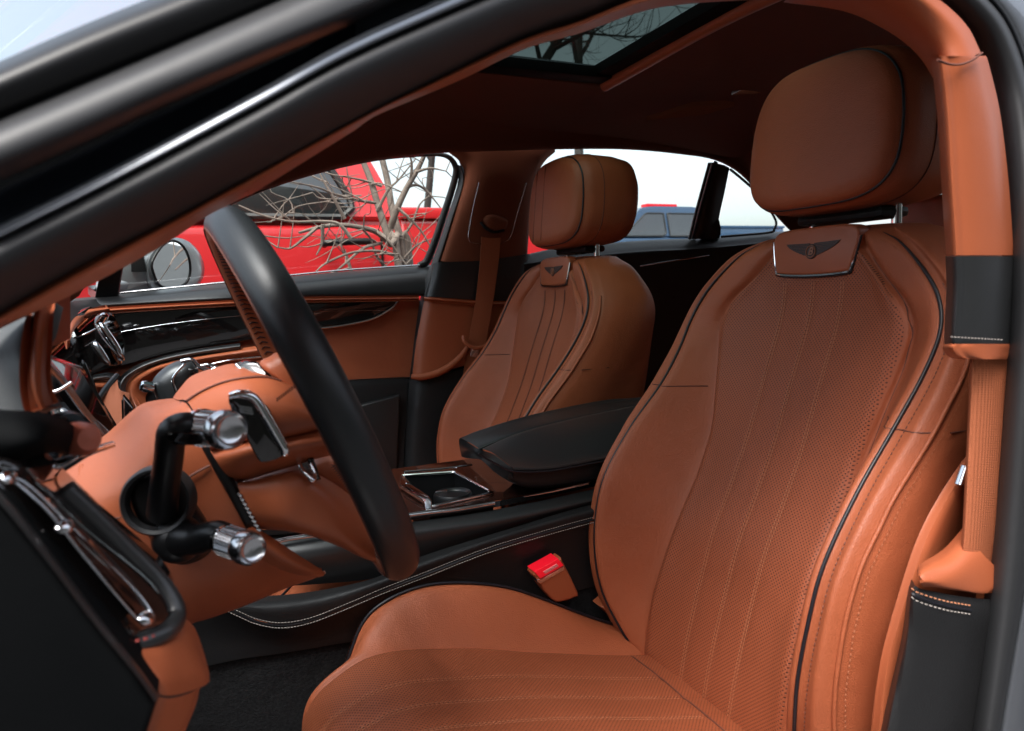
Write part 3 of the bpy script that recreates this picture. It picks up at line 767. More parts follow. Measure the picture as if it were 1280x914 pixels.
# body side above the door opening, closing the roof down to the frame
def sub(A, a, b): return [p for p in A if a <= p[0] <= b]
HS = [P(x, y, Y) for x, y, Y in wy([p for p in HO[5:17]], [(0, .385), (.5, .43), (1, .405)])]
loft('roof_side_panel', [[p+V(0, .002, -.01) for p in HS], [p+V(0, .03, .05) for p in HS], [V(.0+1.0*i/11, .50, roofz(.0+1.0*i/11, .50)+.035) for i in range(12)]], PAINT, car, n=50)
IS = [P(x, y, Y) for x, y, Y in wy(T2I[1:-1]+QI, [(0, .55), (.5, .60), (1, .52)])]
loft('rail_lining', [[p for p in IS], [V(.05+.95*i/11, .54, roofz(.05+.95*i/11, .54)+.01) for i in range(12)]], LINER, car, n=50)
# overhead handle and rear lamp
plate('reading_lamp', [(914, 119, 1.35), (935, 109, 1.32), (962, 104, 1.30), (968, 110, 1.30), (945, 118, 1.33)], SATIN, car, back=V(0, 0, 1), thick=.012, bevel=.002)
plate('vanity_cover', [(808, 151, 1.45), (865, 133, 1.38), (905, 131, 1.36), (918, 133, 1.36), (880, 144, 1.40)], TAND, car, back=V(0, 0, 1), thick=.01, bevel=.001)

# ------------------------------------------------ far side: pillars, belt line, doors, windows
FY = 1.87
# belt roll of front passenger door
loft('door_top_roll', [[(60, 379, FY+.06), (95, 374, FY+.06), (150, 368, FY+.06), (250, 357, FY+.06), (380, 344, FY+.06), (460, 337, FY+.06), (540, 331, FY+.06)],
                       [(62, 377, FY+.02), (95, 373, FY+.02), (150, 369, FY+.02), (250, 359, FY+.02), (380, 347, FY+.02), (460, 340, FY+.02), (539, 334, FY+.02)],
                       [(64, 380, FY-.02), (95, 377, FY-.02), (150, 373, FY-.02), (250, 364, FY-.02), (380, 354, FY-.02), (460, 348, FY-.02), (537, 343, FY-.02)],
                       [(68, 386, FY-.045), (95, 384, FY-.045), (150, 380, FY-.045), (250, 374, FY-.045), (380, 368, FY-.045), (460, 367, FY-.045), (532, 366, FY-.045)],
                       [(70, 391, FY-.03), (95, 389, FY-.03), (150, 384, FY-.03), (250, 379, FY-.03), (380, 372, FY-.03), (460, 371, FY-.03), (530, 370, FY-.03)]], BLKS, car, n=50)
tube('window_waist_strip', [(150, 366, FY+.0), (200, 361, FY+.0), (300, 351, FY), (420, 338.5, FY), (524, 331.5, FY)], .004, SATIN, car, k=5, seg=8, flat=.6)
loft('door_trim_strip', [[(98, 388, FY-.035), (150, 384.5, FY-.035), (250, 379, FY-.035), (380, 372.5, FY-.035), (524, 370.5, FY-.035)],
                         [(98, 391, FY-.05), (150, 387, FY-.05), (250, 381, FY-.05), (380, 375, FY-.05), (524, 373, FY-.05)],
                         [(99, 395, FY-.035), (150, 390, FY-.035), (250, 384.5, FY-.035), (380, 377.5, FY-.035), (524, 375.5, FY-.035)]], TAN2, car, n=40, thick=.01)
# main door card, tan, from the gloss band downwards
loft('front_door', [[(60, 400, FY-.01), (250, 386, FY-.01), (380, 379, FY-.01), (525, 375, FY-.01)],
                   [(60, 440, FY-.015), (250, 425, FY-.015), (380, 415, FY-.015), (520, 410, FY-.015)],
                   [(60, 500, FY-.03), (250, 490, FY-.03), (380, 478, FY-.03), (512, 471, FY-.03)]], TAN, car, n=40, thick=.02)
plate('door_veneer', [(70, 399, FY-.035), (150, 391, FY-.035), (250, 385, FY-.035), (380, 378, FY-.035), (500, 376.5, FY-.035), (490, 386, FY-.035), (470, 397, FY-.035), (440, 405, FY-.035), (410, 408, FY-.035),
                      (330, 422, FY-.035), (250, 436, FY-.035), (200, 446, FY-.035), (150, 458, FY-.035), (70, 480, FY-.035)], GLOSS, car, thick=.012, bevel=.002)
tube('door_chrome_strip', [(497, 377, FY-.038), (490, 385, FY-.042), (470, 397, FY-.042), (445, 404, FY-.042), (413, 409, FY-.042), (380, 411, FY-.042)], [.0012, .0028, .0035, .0035, .003, .002], CHROME, car, k=6, seg=8)
tube('door_chrome_strip', [(500, 388, FY-.038), (440, 388.5, FY-.038), (380, 390, FY-.038), (300, 395, FY-.038), (240, 401, FY-.038), (190, 408, FY-.038), (140, 417, FY-.038)], .0016, CHROME, car, k=5, seg=8, flat=.6)
loft('door_armrest_roll', [[(300, 429, FY-.05), (250, 436, FY-.05), (205, 445, FY-.05), (172, 456, FY-.05), (152, 470, FY-.06), (146, 485, FY-.08), (152, 508, FY-.11), (170, 535, FY-.14)],
                           [(300, 432, FY-.075), (250, 439, FY-.075), (205, 448, FY-.075), (174, 459, FY-.075), (155, 472, FY-.09), (149, 487, FY-.11), (156, 508, FY-.14), (173, 533, FY-.17)],
                           [(300, 437, FY-.07), (250, 443, FY-.07), (205, 452, FY-.07), (178, 462, FY-.07), (162, 474, FY-.08), (157, 488, FY-.1), (163, 507, FY-.13), (178, 530, FY-.16)]], BLKS, car, n=50, thick=.012)
loft('door_armrest', [[(330, 431, FY-.06), (250, 444, FY-.06), (205, 453, FY-.06), (180, 463, FY-.06), (164, 475, FY-.07), (159, 489, FY-.09), (165, 507, FY-.12), (179, 529, FY-.15)],
                      [(330, 437, FY-.08), (250, 449, FY-.08), (205, 459, FY-.08), (185, 468, FY-.08), (170, 478, FY-.09), (165, 490, FY-.11), (170, 506, FY-.14), (182, 526, FY-.17)],
                      [(330, 450, FY-.06), (250, 462, FY-.05), (215, 472, FY-.04), (198, 480, FY-.04), (188, 488, FY-.05), (182, 496, FY-.07), (184, 508, FY-.1), (190, 524, FY-.13)]], TAN2, car, n=50, thick=.012)
tube('armrest_chrome_edge', [(330, 446, FY-.10), (290, 450, FY-.10), (262, 456, FY-.10), (235, 464, FY-.1)], .0022, CHROME, car, k=5, seg=8)
tube('armrest_chrome_edge', [(147, 492, FY-.12), (153, 510, FY-.15), (163, 525, FY-.17), (182, 545, FY-.2)], .003, CHROME, car, k=5, seg=8)
loft('door_lower_card', [[(60, 498, FY-.04), (250, 486, FY-.04), (380, 478, FY-.04), (512, 472, FY-.04)], [(60, 540, FY-.05), (250, 520, FY-.05), (380, 510, FY-.05), (509, 500, FY-.05)], [(60, 700, FY-.08), (250, 690, FY-.08), (380, 680, FY-.08), (500, 660, FY-.08)]], BLK, car, n=30, thick=.02)
plate('door_pocket', [(430, 512, FY-.075), (500, 494, FY-.075), (497, 600, FY-.075), (430, 620, FY-.075)], BLKS, car, thick=.02, bevel=.006)
# window rubber and frame of front passenger door
tube('window_rubber', [(524, 333, FY+.03), (536, 322, FY+.03), (555, 268, FY+.01), (569, 222, FY-.02), (568, 205, FY-.03), (556, 194.5, FY-.04), (530, 193.5, FY-.045), (470, 199, FY-.045), (400, 214, FY-.05), (330, 236, FY-.05), (270, 262, FY-.05)],
     [.010, .011, .010, .009, .008, .006, .005, .005, .005, .005, .005], RUB, car, k=6, seg=10)
# door gap and rubber between front door and B-pillar
loft('door_gap_seal', [[(569, 205, 1.845), (573, 225, 1.845), (560, 268, 1.845), (541, 325, 1.845), (530, 350, 1.845), (524, 380, 1.845), (516, 440, 1.845), (509, 520, 1.845), (505, 640, 1.845)],
                       [(575, 207, 1.82), (579, 227, 1.82), (566, 270, 1.82), (548, 327, 1.82), (537, 352, 1.82), (530, 382, 1.82), (522, 440, 1.82), (516, 520, 1.82), (513, 640, 1.82)],
                       [(580, 210, 1.845), (583, 228, 1.845), (570, 272, 1.845), (553, 330, 1.845), (541, 354, 1.845), (534, 384, 1.845), (526, 440, 1.845), (521, 520, 1.845), (519, 640, 1.845)]], RUB, car, n=50)
plate('pillar_backing', [(574, 196, 1.86), (610, 190, 1.86), (600, 380, 1.86), (520, 400, 1.86), (534, 352, 1.86), (550, 320, 1.86), (572, 262, 1.86), (582, 225, 1.86)], PLAST, car, thick=.01, bevel=0)
# far B-pillar
BP = 1.795
loft('b_pillar_trim', [[(560, 190, BP+.03), (575, 203, BP+.03), (580, 222, BP+.03), (568, 268, BP+.03), (550, 326, BP+.03)],
                       [(565, 186, BP+.005), (585, 200, BP+.005), (588, 225, BP+.005), (576, 270, BP+.005), (558, 327, BP+.005)],
                       [(600, 170, BP-.01), (606, 200, BP-.01), (607, 230, BP-.012), (600, 280, BP-.012), (592, 328, BP-.012)],
                       [(650, 170, BP-.01), (648, 200, BP-.01), (645, 230, BP-.012), (640, 280, BP-.012), (634, 325, BP-.012)],
                       [(690, 180, BP+.01), (676, 196, BP+.01), (666, 215, BP+.01), (660, 260, BP+.01), (656, 320, BP+.01)],
                       [(694, 190, BP+.04), (681, 202, BP+.04), (672, 220, BP+.04), (664, 262, BP+.04), (659, 320, BP+.04)]], TAND, car, n=40, thick=.01)
tube('belt_guide_surround', [(599, 228, BP-.014), (591, 262, BP-.016), (586, 290, BP-.017), (586, 299, BP-.017), (592, 304, BP-.017), (620, 305, BP-.018), (632, 302, BP-.018), (639, 294, BP-.018), (648, 262, BP-.016), (658, 229, BP-.014)], .0011, SATIN, car, k=5, seg=8)
pillow('belt_guide', [(605, 273, BP-.017), (616, 268, BP-.017), (634, 275, BP-.017), (632, 286, BP-.017), (622, 292, BP-.017), (608, 287, BP-.017)], TAND, car, bulge=.016, thick=.01)
tube('belt_slot', [(601, 278, BP-.018), (608, 286, BP-.028), (618, 290, BP-.03), (630, 288, BP-.026)], .004, PLAST, car, k=5, seg=8)
loft('b_pillar_cover', [[(541, 330, BP+.03), (549, 328, BP-.005), (600, 326, BP-.014), (630, 322, BP-.014), (658, 318, BP-.0), (662, 318, BP+.04)],
                        [(537, 350, BP+.03), (545, 350, BP-.007), (598, 350, BP-.017), (630, 348, BP-.017), (656, 346, BP-.003), (662, 346, BP+.04)],
                        [(532, 371, BP+.03), (540, 371, BP-.005), (598, 375, BP-.014), (628, 376, BP-.014), (654, 376, BP), (660, 376, BP+.04)]], BLKS, car, n=30, thick=.01)
loft('b_pillar_lip', [[(530, 371, BP-.0), (540, 372, BP-.014), (598, 377, BP-.022), (640, 378, BP-.022)], [(530, 373, BP-.006), (540, 374, BP-.022), (598, 379, BP-.03), (640, 380, BP-.03)], [(530, 376, BP-.0), (540, 377, BP-.014), (598, 381, BP-.02), (640, 382, BP-.02)]], TAN2, car, n=30, thick=.01)
loft('b_pillar_lower_trim', [[(530, 377, BP+.01), (545, 377, BP-.008), (598, 381, BP-.014), (650, 381, BP-.014)],
                             [(520, 430, BP+.01), (535, 430, BP-.010), (590, 432, BP-.016), (650, 430, BP-.016)],
                             [(515, 474, BP+.01), (528, 473, BP-.012), (570, 460, BP-.018), (640, 440, BP-.018)]], TAN2, car, n=30, thick=.01)
tube('lower_trim_lip', [(514, 471, BP-.012), (530, 471, BP-.022), (552, 464, BP-.028), (572, 450, BP-.03), (586, 432, BP-.03)], [.007, .009, .010, .009, .006], TAN2, car, k=6, seg=10)
loft('b_pillar_base', [[(512, 475, BP+.02), (530, 474, BP-.01), (575, 462, BP-.016), (640, 445, BP-.016)], [(508, 520, BP+.02), (522, 520, BP-.012), (560, 520, BP-.02), (640, 500, BP-.02)], [(500, 640, BP+.02), (512, 640, BP-.012), (560, 640, BP-.03), (640, 640, BP-.03)]], BLK, car, n=30, thick=.01)
mb = MB(); mb.box((.72, 1.83, .72), (.13, .012, .36)); mb.build('pillar_core', PLAST, car)
# the passenger's belt
loft('seat_belt', [[(602, 296, BP-.024), (600, 330, BP-.03), (594, 380, BP-.03), (586, 425, BP-.03), (580, 462, BP-.02), (574, 500, BP-.02)],
                   [(614, 298, BP-.026), (612, 330, BP-.031), (606, 380, BP-.033), (598, 425, BP-.033), (592, 462, BP-.025), (584, 500, BP-.025)],
                   [(626, 297, BP-.026), (623, 330, BP-.031), (616, 380, BP-.033), (608, 425, BP-.033), (600, 462, BP-.025), (594, 500, BP-.025)]], BELT, car, n=30, thick=.003)
tube('belt_loop', [(579, 420, BP-.036), (581, 428, BP-.042), (592, 435, BP-.048), (606, 433, BP-.048), (614, 424, BP-.042)], .0055, TAN2, car, k=5, seg=8)
plate('belt_tongue', [(590, 433, BP-.050), (600, 434, BP-.050), (597, 447, BP-.050), (588, 446, BP-.050)], SATIN, car, thick=.004, bevel=.001)

# rear passenger door: belt roll, card, divider post and panes
loft('rear_door', [[(655, 319, 1.86), (700, 310, 1.86), (800, 301, 1.85), (880, 297, 1.84), (970, 290, 1.83), (1060, 284, 1.82)],
                        [(655, 321, 1.83), (700, 313, 1.83), (800, 304, 1.82), (880, 300, 1.81), (970, 293, 1.80), (1060, 287, 1.79)],
                        [(655, 329, 1.79), (700, 322, 1.79), (800, 313, 1.785), (880, 309, 1.78), (970, 301, 1.77), (1060, 295, 1.77)],
                        [(655, 340, 1.78), (700, 336, 1.78), (800, 327, 1.775), (880, 322, 1.77), (970, 314, 1.76), (1060, 308, 1.76)],
                        [(655, 420, 1.80), (700, 420, 1.80), (800, 420, 1.80), (880, 415, 1.80), (970, 410, 1.80), (1060, 410, 1.8)],
                        [(655, 600, 1.80), (700, 600, 1.80), (800, 600, 1.80), (880, 600, 1.80), (970, 600, 1.80), (1060, 600, 1.8)]], BLK, car, n=40)
tube('rear_door_chrome', [(800, 333, 1.765), (830, 328, 1.765), (860, 323.5, 1.765), (886, 319.5, 1.765)], [.0012, .0022, .0024, .0012], CHROME, car, k=5, seg=8)
loft('window_divider', [[(888, 203, 1.70), (878, 240, 1.75), (870, 270, 1.79), (862, 299, 1.82)], [(891, 204, 1.685), (882, 240, 1.735), (874, 270, 1.775), (867, 299, 1.805)], [(898, 206, 1.68), (892, 240, 1.73), (886, 270, 1.77), (882, 299, 1.80)], [(912, 210, 1.70), (906, 240, 1.75), (899, 272, 1.79), (896, 299, 1.82)]], PLAST, car, n=20, thick=.02)
tube('divider_rubber', [(887, 204, 1.68), (877, 240, 1.73), (869, 270, 1.77), (862, 299, 1.80)], .005, RUB, car, k=4, seg=8)
plate('divider_boot', [(881, 298, 1.80), (880, 285, 1.80), (889, 275, 1.79), (898, 271, 1.79), (901, 284, 1.79), (900, 298, 1.80)], PLAST, car, thick=.02, bevel=.004, k=2)
tube('quarter_window_rubber', [(902, 296, 1.79), (960, 291, 1.79), (968, 286, 1.78), (969, 274, 1.77), (950, 245, 1.73), (930, 226, 1.71), (913, 212, 1.69)], .004, RUB, car, k=5, seg=8)
# clear panes
plate('side_window', [(60, 385, FY+.035), (535, 335, FY+.035), (575, 260, FY+.0), (574, 190, FY-.06), (400, 205, FY-.06), (240, 265, FY-.03), (60, 350, FY+.02)], GLASS, car, thick=.004, bevel=0)
plate('rear_side_window', [(655, 330, FY+.03), (870, 305, FY+.01), (893, 190, FY-.10), (690, 180, FY-.08), (660, 210, FY-.06)], GLASS, car, thick=.004, bevel=0)
plate('quarter_window', [(895, 300, FY), (970, 296, FY), (975, 270, FY-.03), (915, 205, FY-.09)], GLASS, car, thick=.004, bevel=0)
# front quarter post and mirror triangle
plate('quarter_post', [(118, 374, FY+.01), (123, 350, FY-.01), (130, 330, FY-.02), (156, 312, FY-.02), (152, 340, FY-.01), (147, 372, FY+.01)], PLAST, car, thick=.02, bevel=.003)
loft('windscreen_pillar_trim', [[(40, 400, FY-.02), (95, 373, FY-.03), (112, 352, FY-.03), (170, 315, FY-.05), (300, 246, FY-.09)], [(20, 392, FY-.05), (82, 360, FY-.06), (100, 340, FY-.06), (165, 302, FY-.08), (298, 234, FY-.12)], [(0, 370, FY-.04), (60, 330, FY-.05), (90, 310, FY-.05), (160, 270, FY-.07), (290, 200, FY-.12)]], TAND, car, n=30, thick=.02)
# outer skin of the far doors below the glass
sk = MB(); sk.box((.75, 1.97, .62), (1.55, .03, .38)); sk.build('body_side', PAINT, car, bevel=.02)

# passenger side mirror: shell, glass, stalk
MY = 2.12
ms = [(176, 335), (190, 313), (212, 299), (230, 300), (243, 312), (250, 330), (250, 346), (242, 357), (225, 364), (200, 366), (150, 372), (120, 378), (120, 350), (150, 344)]
pillow('door_mirror', [(x, y, MY-.03+(x-215)*.0022) for x, y in [(186, 326), (200, 305), (215, 297), (234, 301), (248, 314), (255, 331), (254, 347), (244, 359), (222, 364), (198, 366), (187, 352)]], SILV, car, bulge=.010, thick=.10, dirv=V(.25, -.97, 0), ctr=P(222, 332, MY))
for o in bpy.data.objects:
    if o.name == 'door_mirror': mir = o
tube('mirror_rim', [(x, y, MY-.045+(x-215)*.0022+(y-332)*.00006) for x, y in [(190, 328), (202, 308), (215, 301), (227, 306), (235, 319), (238, 334), (236, 348), (228, 358), (213, 361), (199, 356), (192, 342)]], .0035, PLAST, mir, closed=True, k=4, seg=8)
gm = [(190, 328), (202, 309), (215, 302), (226, 307), (234, 320), (237, 334), (235, 347), (227, 356), (213, 360), (200, 355), (192, 342)]
plate('mirror_glass', [P(x, y, MY-.045+(x-215)*.0022+(y-332)*.00006) for x, y in gm], MIRROR, mir, thick=.003, bevel=.0, k=3)
loft('mirror_stalk', [[(120, 352, MY-.1), (150, 345, MY-.07), (180, 338, MY-.03), (196, 330, MY)], [(120, 362, MY-.12), (150, 357, MY-.09), (180, 352, MY-.05), (198, 350, MY-.02)], [(120, 378, MY-.1), (150, 374, MY-.07), (180, 370, MY-.03), (205, 366, MY)]], SILV, mir, n=20, thick=.04)
plate('mirror_recess', [(163, 317, MY-.09), (178, 308, MY-.09), (183, 340, MY-.09), (164, 340, MY-.09)], PLAST, mir, thick=.01, bevel=.002)
loft('mirror_sail', [[(146, 318, MY-.08), (168, 306, MY-.07), (190, 298, MY-.05)], [(146, 340, MY-.085), (170, 332, MY-.075), (192, 325, MY-.055)], [(145, 368, MY-.08), (172, 358, MY-.07), (196, 352, MY-.05)]], SILV, mir, n=12, thick=.02)

# ------------------------------------------------ console, armrest, cup holder, floor
CYN = .985
def cs(*r): return [[(x, y, Y) for x, y, Y in c] for c in r]
loft('console_side', cs([(330, 668, CYN+.03), (400, 662, CYN+.03), (516, 652, CYN+.02), (620, 637, CYN+.02), (735, 613, CYN+.02), (860, 585, CYN+.02)],
                        [(320, 700, CYN+.01), (400, 690, CYN+.0), (516, 668, CYN-.0), (620, 652, CYN-.0), (735, 627, CYN), (860, 600, CYN)],
                        [(310, 735, CYN+.02), (400, 730, CYN+.02), (470, 722, CYN+.015), (523, 698, CYN+.01), (637, 663, CYN+.01), (735, 634, CYN+.01), (860, 606, CYN+.01)]), BLKS, car, n=60)
loft('console_side', cs([(250, 742, CYN+.03), (330, 745, CYN+.02), (400, 738, CYN+.01), (470, 722, CYN+.0), (523, 697, CYN-.0), (637, 661, CYN-.0), (735, 632, CYN), (860, 604, CYN)],
                        [(250, 750, CYN-.01), (330, 757, CYN-.02), (400, 750, CYN-.02), (470, 729, CYN-.02), (530, 705, CYN-.02), (637, 668, CYN-.015), (735, 640, CYN-.015), (860, 612, CYN-.015)],
                        [(250, 752, CYN-.02), (300, 768, CYN-.02), (352, 781, CYN-.02), (410, 768, CYN-.02), (480, 738, CYN-.02), (605, 690, CYN-.015), (735, 652, CYN-.015), (860, 622, CYN-.015)]), BLK, car, n=60)
loft('console_side', cs([(235, 745, CYN-.015), (300, 769, CYN-.015), (352, 782, CYN-.015), (410, 769, CYN-.015), (480, 739, CYN-.015), (605, 691, CYN-.01), (735, 653, CYN-.01), (860, 623, CYN-.01)],
                        [(235, 790, CYN-.0), (300, 796, CYN-.0), (352, 800, CYN-.0), (410, 790, CYN), (480, 770, CYN), (605, 735, CYN), (735, 700, CYN), (860, 670, CYN)],
                        [(235, 838, CYN+.005), (300, 824, CYN+.005), (352, 817, CYN+.005), (410, 807, CYN+.005), (480, 795, CYN+.005), (605, 770, CYN+.005), (735, 735, CYN+.005), (860, 700, CYN+.005)]), BLK, car, n=60)
loft('console_carpet', cs([(150, 850, CYN+.012), (235, 836, CYN+.012), (300, 822, CYN+.012), (352, 815, CYN+.012), (410, 805, CYN+.012), (480, 793, CYN+.012), (605, 768, CYN+.012), (735, 733, CYN+.012), (860, 700, CYN+.012)],
                        [(150, 1040, CYN+.02), (235, 1040, CYN+.02), (300, 1040, CYN+.02), (352, 1040, CYN+.02), (410, 1040, CYN+.02), (480, 1040, CYN+.02), (605, 1040, CYN+.02), (735, 1040, CYN+.02), (860, 1040, CYN+.02)]), CARPET, car, n=60)
SP = [(270, 752), (300, 766), (322, 775), (352, 779.5), (389, 773), (440, 753), (480, 736), (540, 713), (605, 687.5), (670, 667.5), (733, 650), (800, 633)]
stitches('console_stitching', smooth([(x, y-1, CYN-.022) for x, y in SP], 8), THREADW, car, step=.0042, ln=.003, r=.00038)
stitches('console_stitching', smooth([(x, y+5.5, CYN-.021) for x, y in SP], 8), THREADW, car, step=.0042, ln=.003, r=.00045)
tube('console_seam', [(x, y+2.3, CYN-.0185) for x, y in SP], .0014, PIPE, car, k=5, seg=6)
# top of the console
loft('console_top', cs([(300, 672, CYN+.02), (420, 662, CYN+.02), (514, 650, CYN+.02), (620, 634, CYN+.02), (735, 610, CYN+.02), (860, 583, CYN+.02)],
                       [(310, 664, CYN+.035), (420, 655, CYN+.035), (512, 643, CYN+.035), (618, 627, CYN+.035), (733, 604, CYN+.035), (850, 580, CYN+.035)]), GLOSS, car, n=40)
# veneered deck with the cup bay cut out
zc0 = PZ  # deck height
dk = []
DZ = .712
A = [PZ(x, y, DZ) for x, y in [(300, 662), (512, 642), (620, 626), (735, 603), (850, 580)]]
B = [PZ(x, y, DZ) for x, y in [(330, 606), (500, 585), (600, 572), (700, 556), (800, 540)]]
cup = [PZ(x, y, DZ) for x, y in [(502, 596), (568, 591.5), (616, 618), (537, 636)]]
mb = MB()
mb.add(([A[0], A[1], cup[3], cup[0], B[1], B[0]], [(0, 1, 2, 3, 4, 5)]))
mb.add(([A[1], A[2], A[3], A[4], B[4], B[3], B[2], B[1], cup[0], cup[1], cup[2], cup[3]], [(0, 1, 2, 10, 11), (10, 2, 3, 4, 5, 6, 7, 9), (9, 7, 8) if False else (9, 7, 6) if False else (8, 9, 7) if False else (9, 8, 7)]))
mb.build('console_deck', WOOD, car)
down = V(0, 0, -1)
mb = MB(); cl = [p+down*.06 for p in cup]
mb.add((cup+cl, [(0, 1, 5, 4), (1, 2, 6, 5), (2, 3, 7, 6), (3, 0, 4, 7), (4, 5, 6, 7)])); mb.build('cup_bay', PLAST, car)
tube('cup_bay_trim', resample([q+V(0, 0, .002) for q in cup], 48, True), .0032, CHROME, car, closed=True, k=1, seg=8)
ce = (cup[1]+cup[2]*2+cup[3])/4
lathe('cup_insert', [(0, -.004), (.024, -.004), (.027, 0), (.030, .001), (.0325, -.003), (.0325, -.05)], PZ(566, 616, .715), V(0, 0, 1), PLAST, car, seg=36)
mb = MB(); mb.box(PZ(552, 622, .705), (.010, .003, .012)); mb.build('cup_tab', SATIN, car, bevel=.001)
plate('console_lid_handle', [PZ(500, 596, .722), PZ(536, 619, .722), PZ(540, 626, .720), PZ(540, 636, .716), PZ(532, 637, .716), PZ(530, 626, .72), PZ(500, 606, .722)], CHROME, car, back=V(0, 0, -1), thick=.006, bevel=.002)
tube('console_chrome_edge', [(400, 661, CYN+.015), (516, 643.5, CYN+.015), (570, 637, CYN+.015), (618, 629, CYN+.015)], .0035, CHROME, car, k=4, seg=8)
tube('console_chrome_edge', [(655, 621, CYN+.015), (690, 614.5, CYN+.015), (735, 604.5, CYN+.015)], [.001, .0022, .0022], CHROME, car, k=4, seg=8)
tube('console_chrome_edge', [(505, 590, 1.2), (560, 585, 1.2), (590, 581, 1.2)], .002, CHROME, car, k=3, seg=8)
# fascia keys glimpsed through the wheel
mb = MB()
for i in range(7): mb.box(P(345+i*8, 667-i*1.0, CYN+.045), (.004, .006, .003))
mb.build('console_switches', CHROME, car, bevel=.001)
tube('console_chrome_edge', [(330, 682, CYN+.01), (360, 674, CYN+.01), (405, 668, CYN+.01)], .0035, CHROME, car, k=3, seg=8)
# armrest: lower box and two padded lids
AR_F = [(574, 549), (600, 538), (664, 519), (752, 501), (800, 497), (860, 490)]
AR_M = [(599, 562), (640, 545), (692, 530), (775, 511), (820, 505), (870, 500)]
AR_N = [(642, 586), (672, 586), (700, 583), (752, 573), (800, 565), (870, 552)]
loft('armrest', [wy([(574, 556), (600, 548), (664, 530), (752, 512), (800, 508), (860, 500)], [(0, 1.25), (1, 1.25)]), wy(AR_F, [(0, 1.235), (1, 1.235)]), wy([(578, 548.5), (606, 540), (668, 522), (754, 505), (802, 501), (862, 494)], [(0, 1.215), (1, 1.215)]),
                 wy([(596, 559), (636, 543), (688, 528), (773, 509.5), (818, 503.5), (868, 498.5)], [(0, 1.155), (1, 1.155)]), wy([(599, 564), (640, 547), (692, 532), (775, 513), (820, 507), (870, 502)], [(0, 1.150), (1, 1.150)])], BLKS, car, n=40)
loft('armrest_lid', [wy([(600, 564), (640, 547), (692, 532), (775, 513), (820, 507), (870, 502)], [(0, 1.149), (1, 1.149)]), wy([(603, 561.5), (642, 544.5), (694, 529.5), (777, 511), (822, 505), (872, 500)], [(0, 1.140), (1, 1.140)]),
                     wy([(617, 567), (655, 558), (700, 545), (780, 526), (825, 520), (872, 514)], [(0, 1.08), (1, 1.08)]),
                     wy([(636, 581), (668, 581), (700, 577), (752, 567), (800, 559), (870, 546)], [(0, 1.01), (1, 1.01)]), wy(AR_N, [(0, .992), (1, .992)]), wy([(640, 591), (672, 591), (700, 588), (752, 578), (800, 570), (870, 557)], [(0, .997), (1, .997)])], BLKS, car, n=40)
AFRONT = [[(574, 549, 1.235), (578, 549, 1.215), (596, 560, 1.155), (603, 563, 1.14), (617, 568, 1.08), (636, 582, 1.01), (642, 587, .992)],
          [(574, 556, 1.235), (579, 560, 1.21), (594, 567, 1.155), (603, 571, 1.14), (618, 578, 1.08), (634, 588, 1.02), (641, 592, .995)],
          [(577, 571, 1.235), (584, 573, 1.21), (598, 574, 1.16), (604, 577, 1.14), (618, 590, 1.09), (633, 600, 1.04), (645, 606, 1.01)]]
loft('armrest_front', AFRONT, PLAST, car, n=40)
loft('armrest_box', [wy([(636, 591), (672, 591.5), (700, 588.5), (752, 578.5), (800, 570), (870, 557)], [(0, 1.003), (1, 1.003)]), wy([(634, 598), (662, 605), (700, 602), (752, 594), (800, 587), (870, 577)], [(0, 1.004), (1, 1.004)]),
                     wy([(628, 597), (658, 609), (700, 608), (752, 600), (800, 592), (870, 583)], [(0, 1.02), (1, 1.02)]), wy([(628, 597), (658, 610), (700, 609), (752, 601), (800, 592), (870, 583)], [(0, 1.10), (1, 1.10)])], BLK, car, n=40)
tube('armrest_piping', [(x, y, .9905) for x, y in [(598, 567), (618, 579), (640, 589), (672, 590), (700, 587), (752, 577), (800, 569), (870, 556)]], .0016, PIPE, car, k=5, seg=6)
stitches('armrest_stitching', smooth(wy([(604, 563), (642, 546.5), (694, 531.5), (777, 512.5), (822, 506)], [(0, 1.137), (1, 1.137)]), 10), THREADW, car, step=.0046, ln=.0032, r=.0005, nrm=V(0, 0, 1), up_=.0015)
# floor, carpet, rear seat
fl = MB(); fl.box((.6, 1.15, .28), (1.9, .80, .03)); fl.build('floor_carpet', CARPET, car)
mb = MB(); mb.box((-.62, 1.15, .62), (.04, .80, .4)); mb.box((-.45, 1.12, .40), (.14, .7, .12), Matrix.Rotation(.5, 3, 'Y')); mb.build('footwell_bulkhead', CARPET, car, bevel=.02)
rs = MB(); rs.box((1.62, 1.12, .46), (.28, .66, .12)); rs.box((1.98, 1.12, .80), (.08, .66, .36), Matrix.Rotation(.25, 3, 'Y')); rs.build('rear_seat', TAN, car, bevel=.05, seg=4)
for yy in (.78, 1.46):
    mb = MB(); mb.box((2.08, yy, 1.20), (.05, .12, .09)); mb.build('rear_headrest', TAN, car, bevel=.035, seg=4)
mb = MB(); mb.box((2.35, 1.12, 1.04), (.24, .72, .02)); mb.build('parcel_shelf', LINER, car)
plate('rear_window', [V(2.12, .60, 1.40), V(2.12, 1.64, 1.40), V(2.62, 1.66, 1.08), V(2.62, .58, 1.08)], GLASS, car, back=V(0, 0, 1), thick=.004, bevel=0)
mb = MB(); mb.box((2.30, 1.12, .6), (.04, .8, .48)); mb.build('rear_bulkhead', LINER, car)
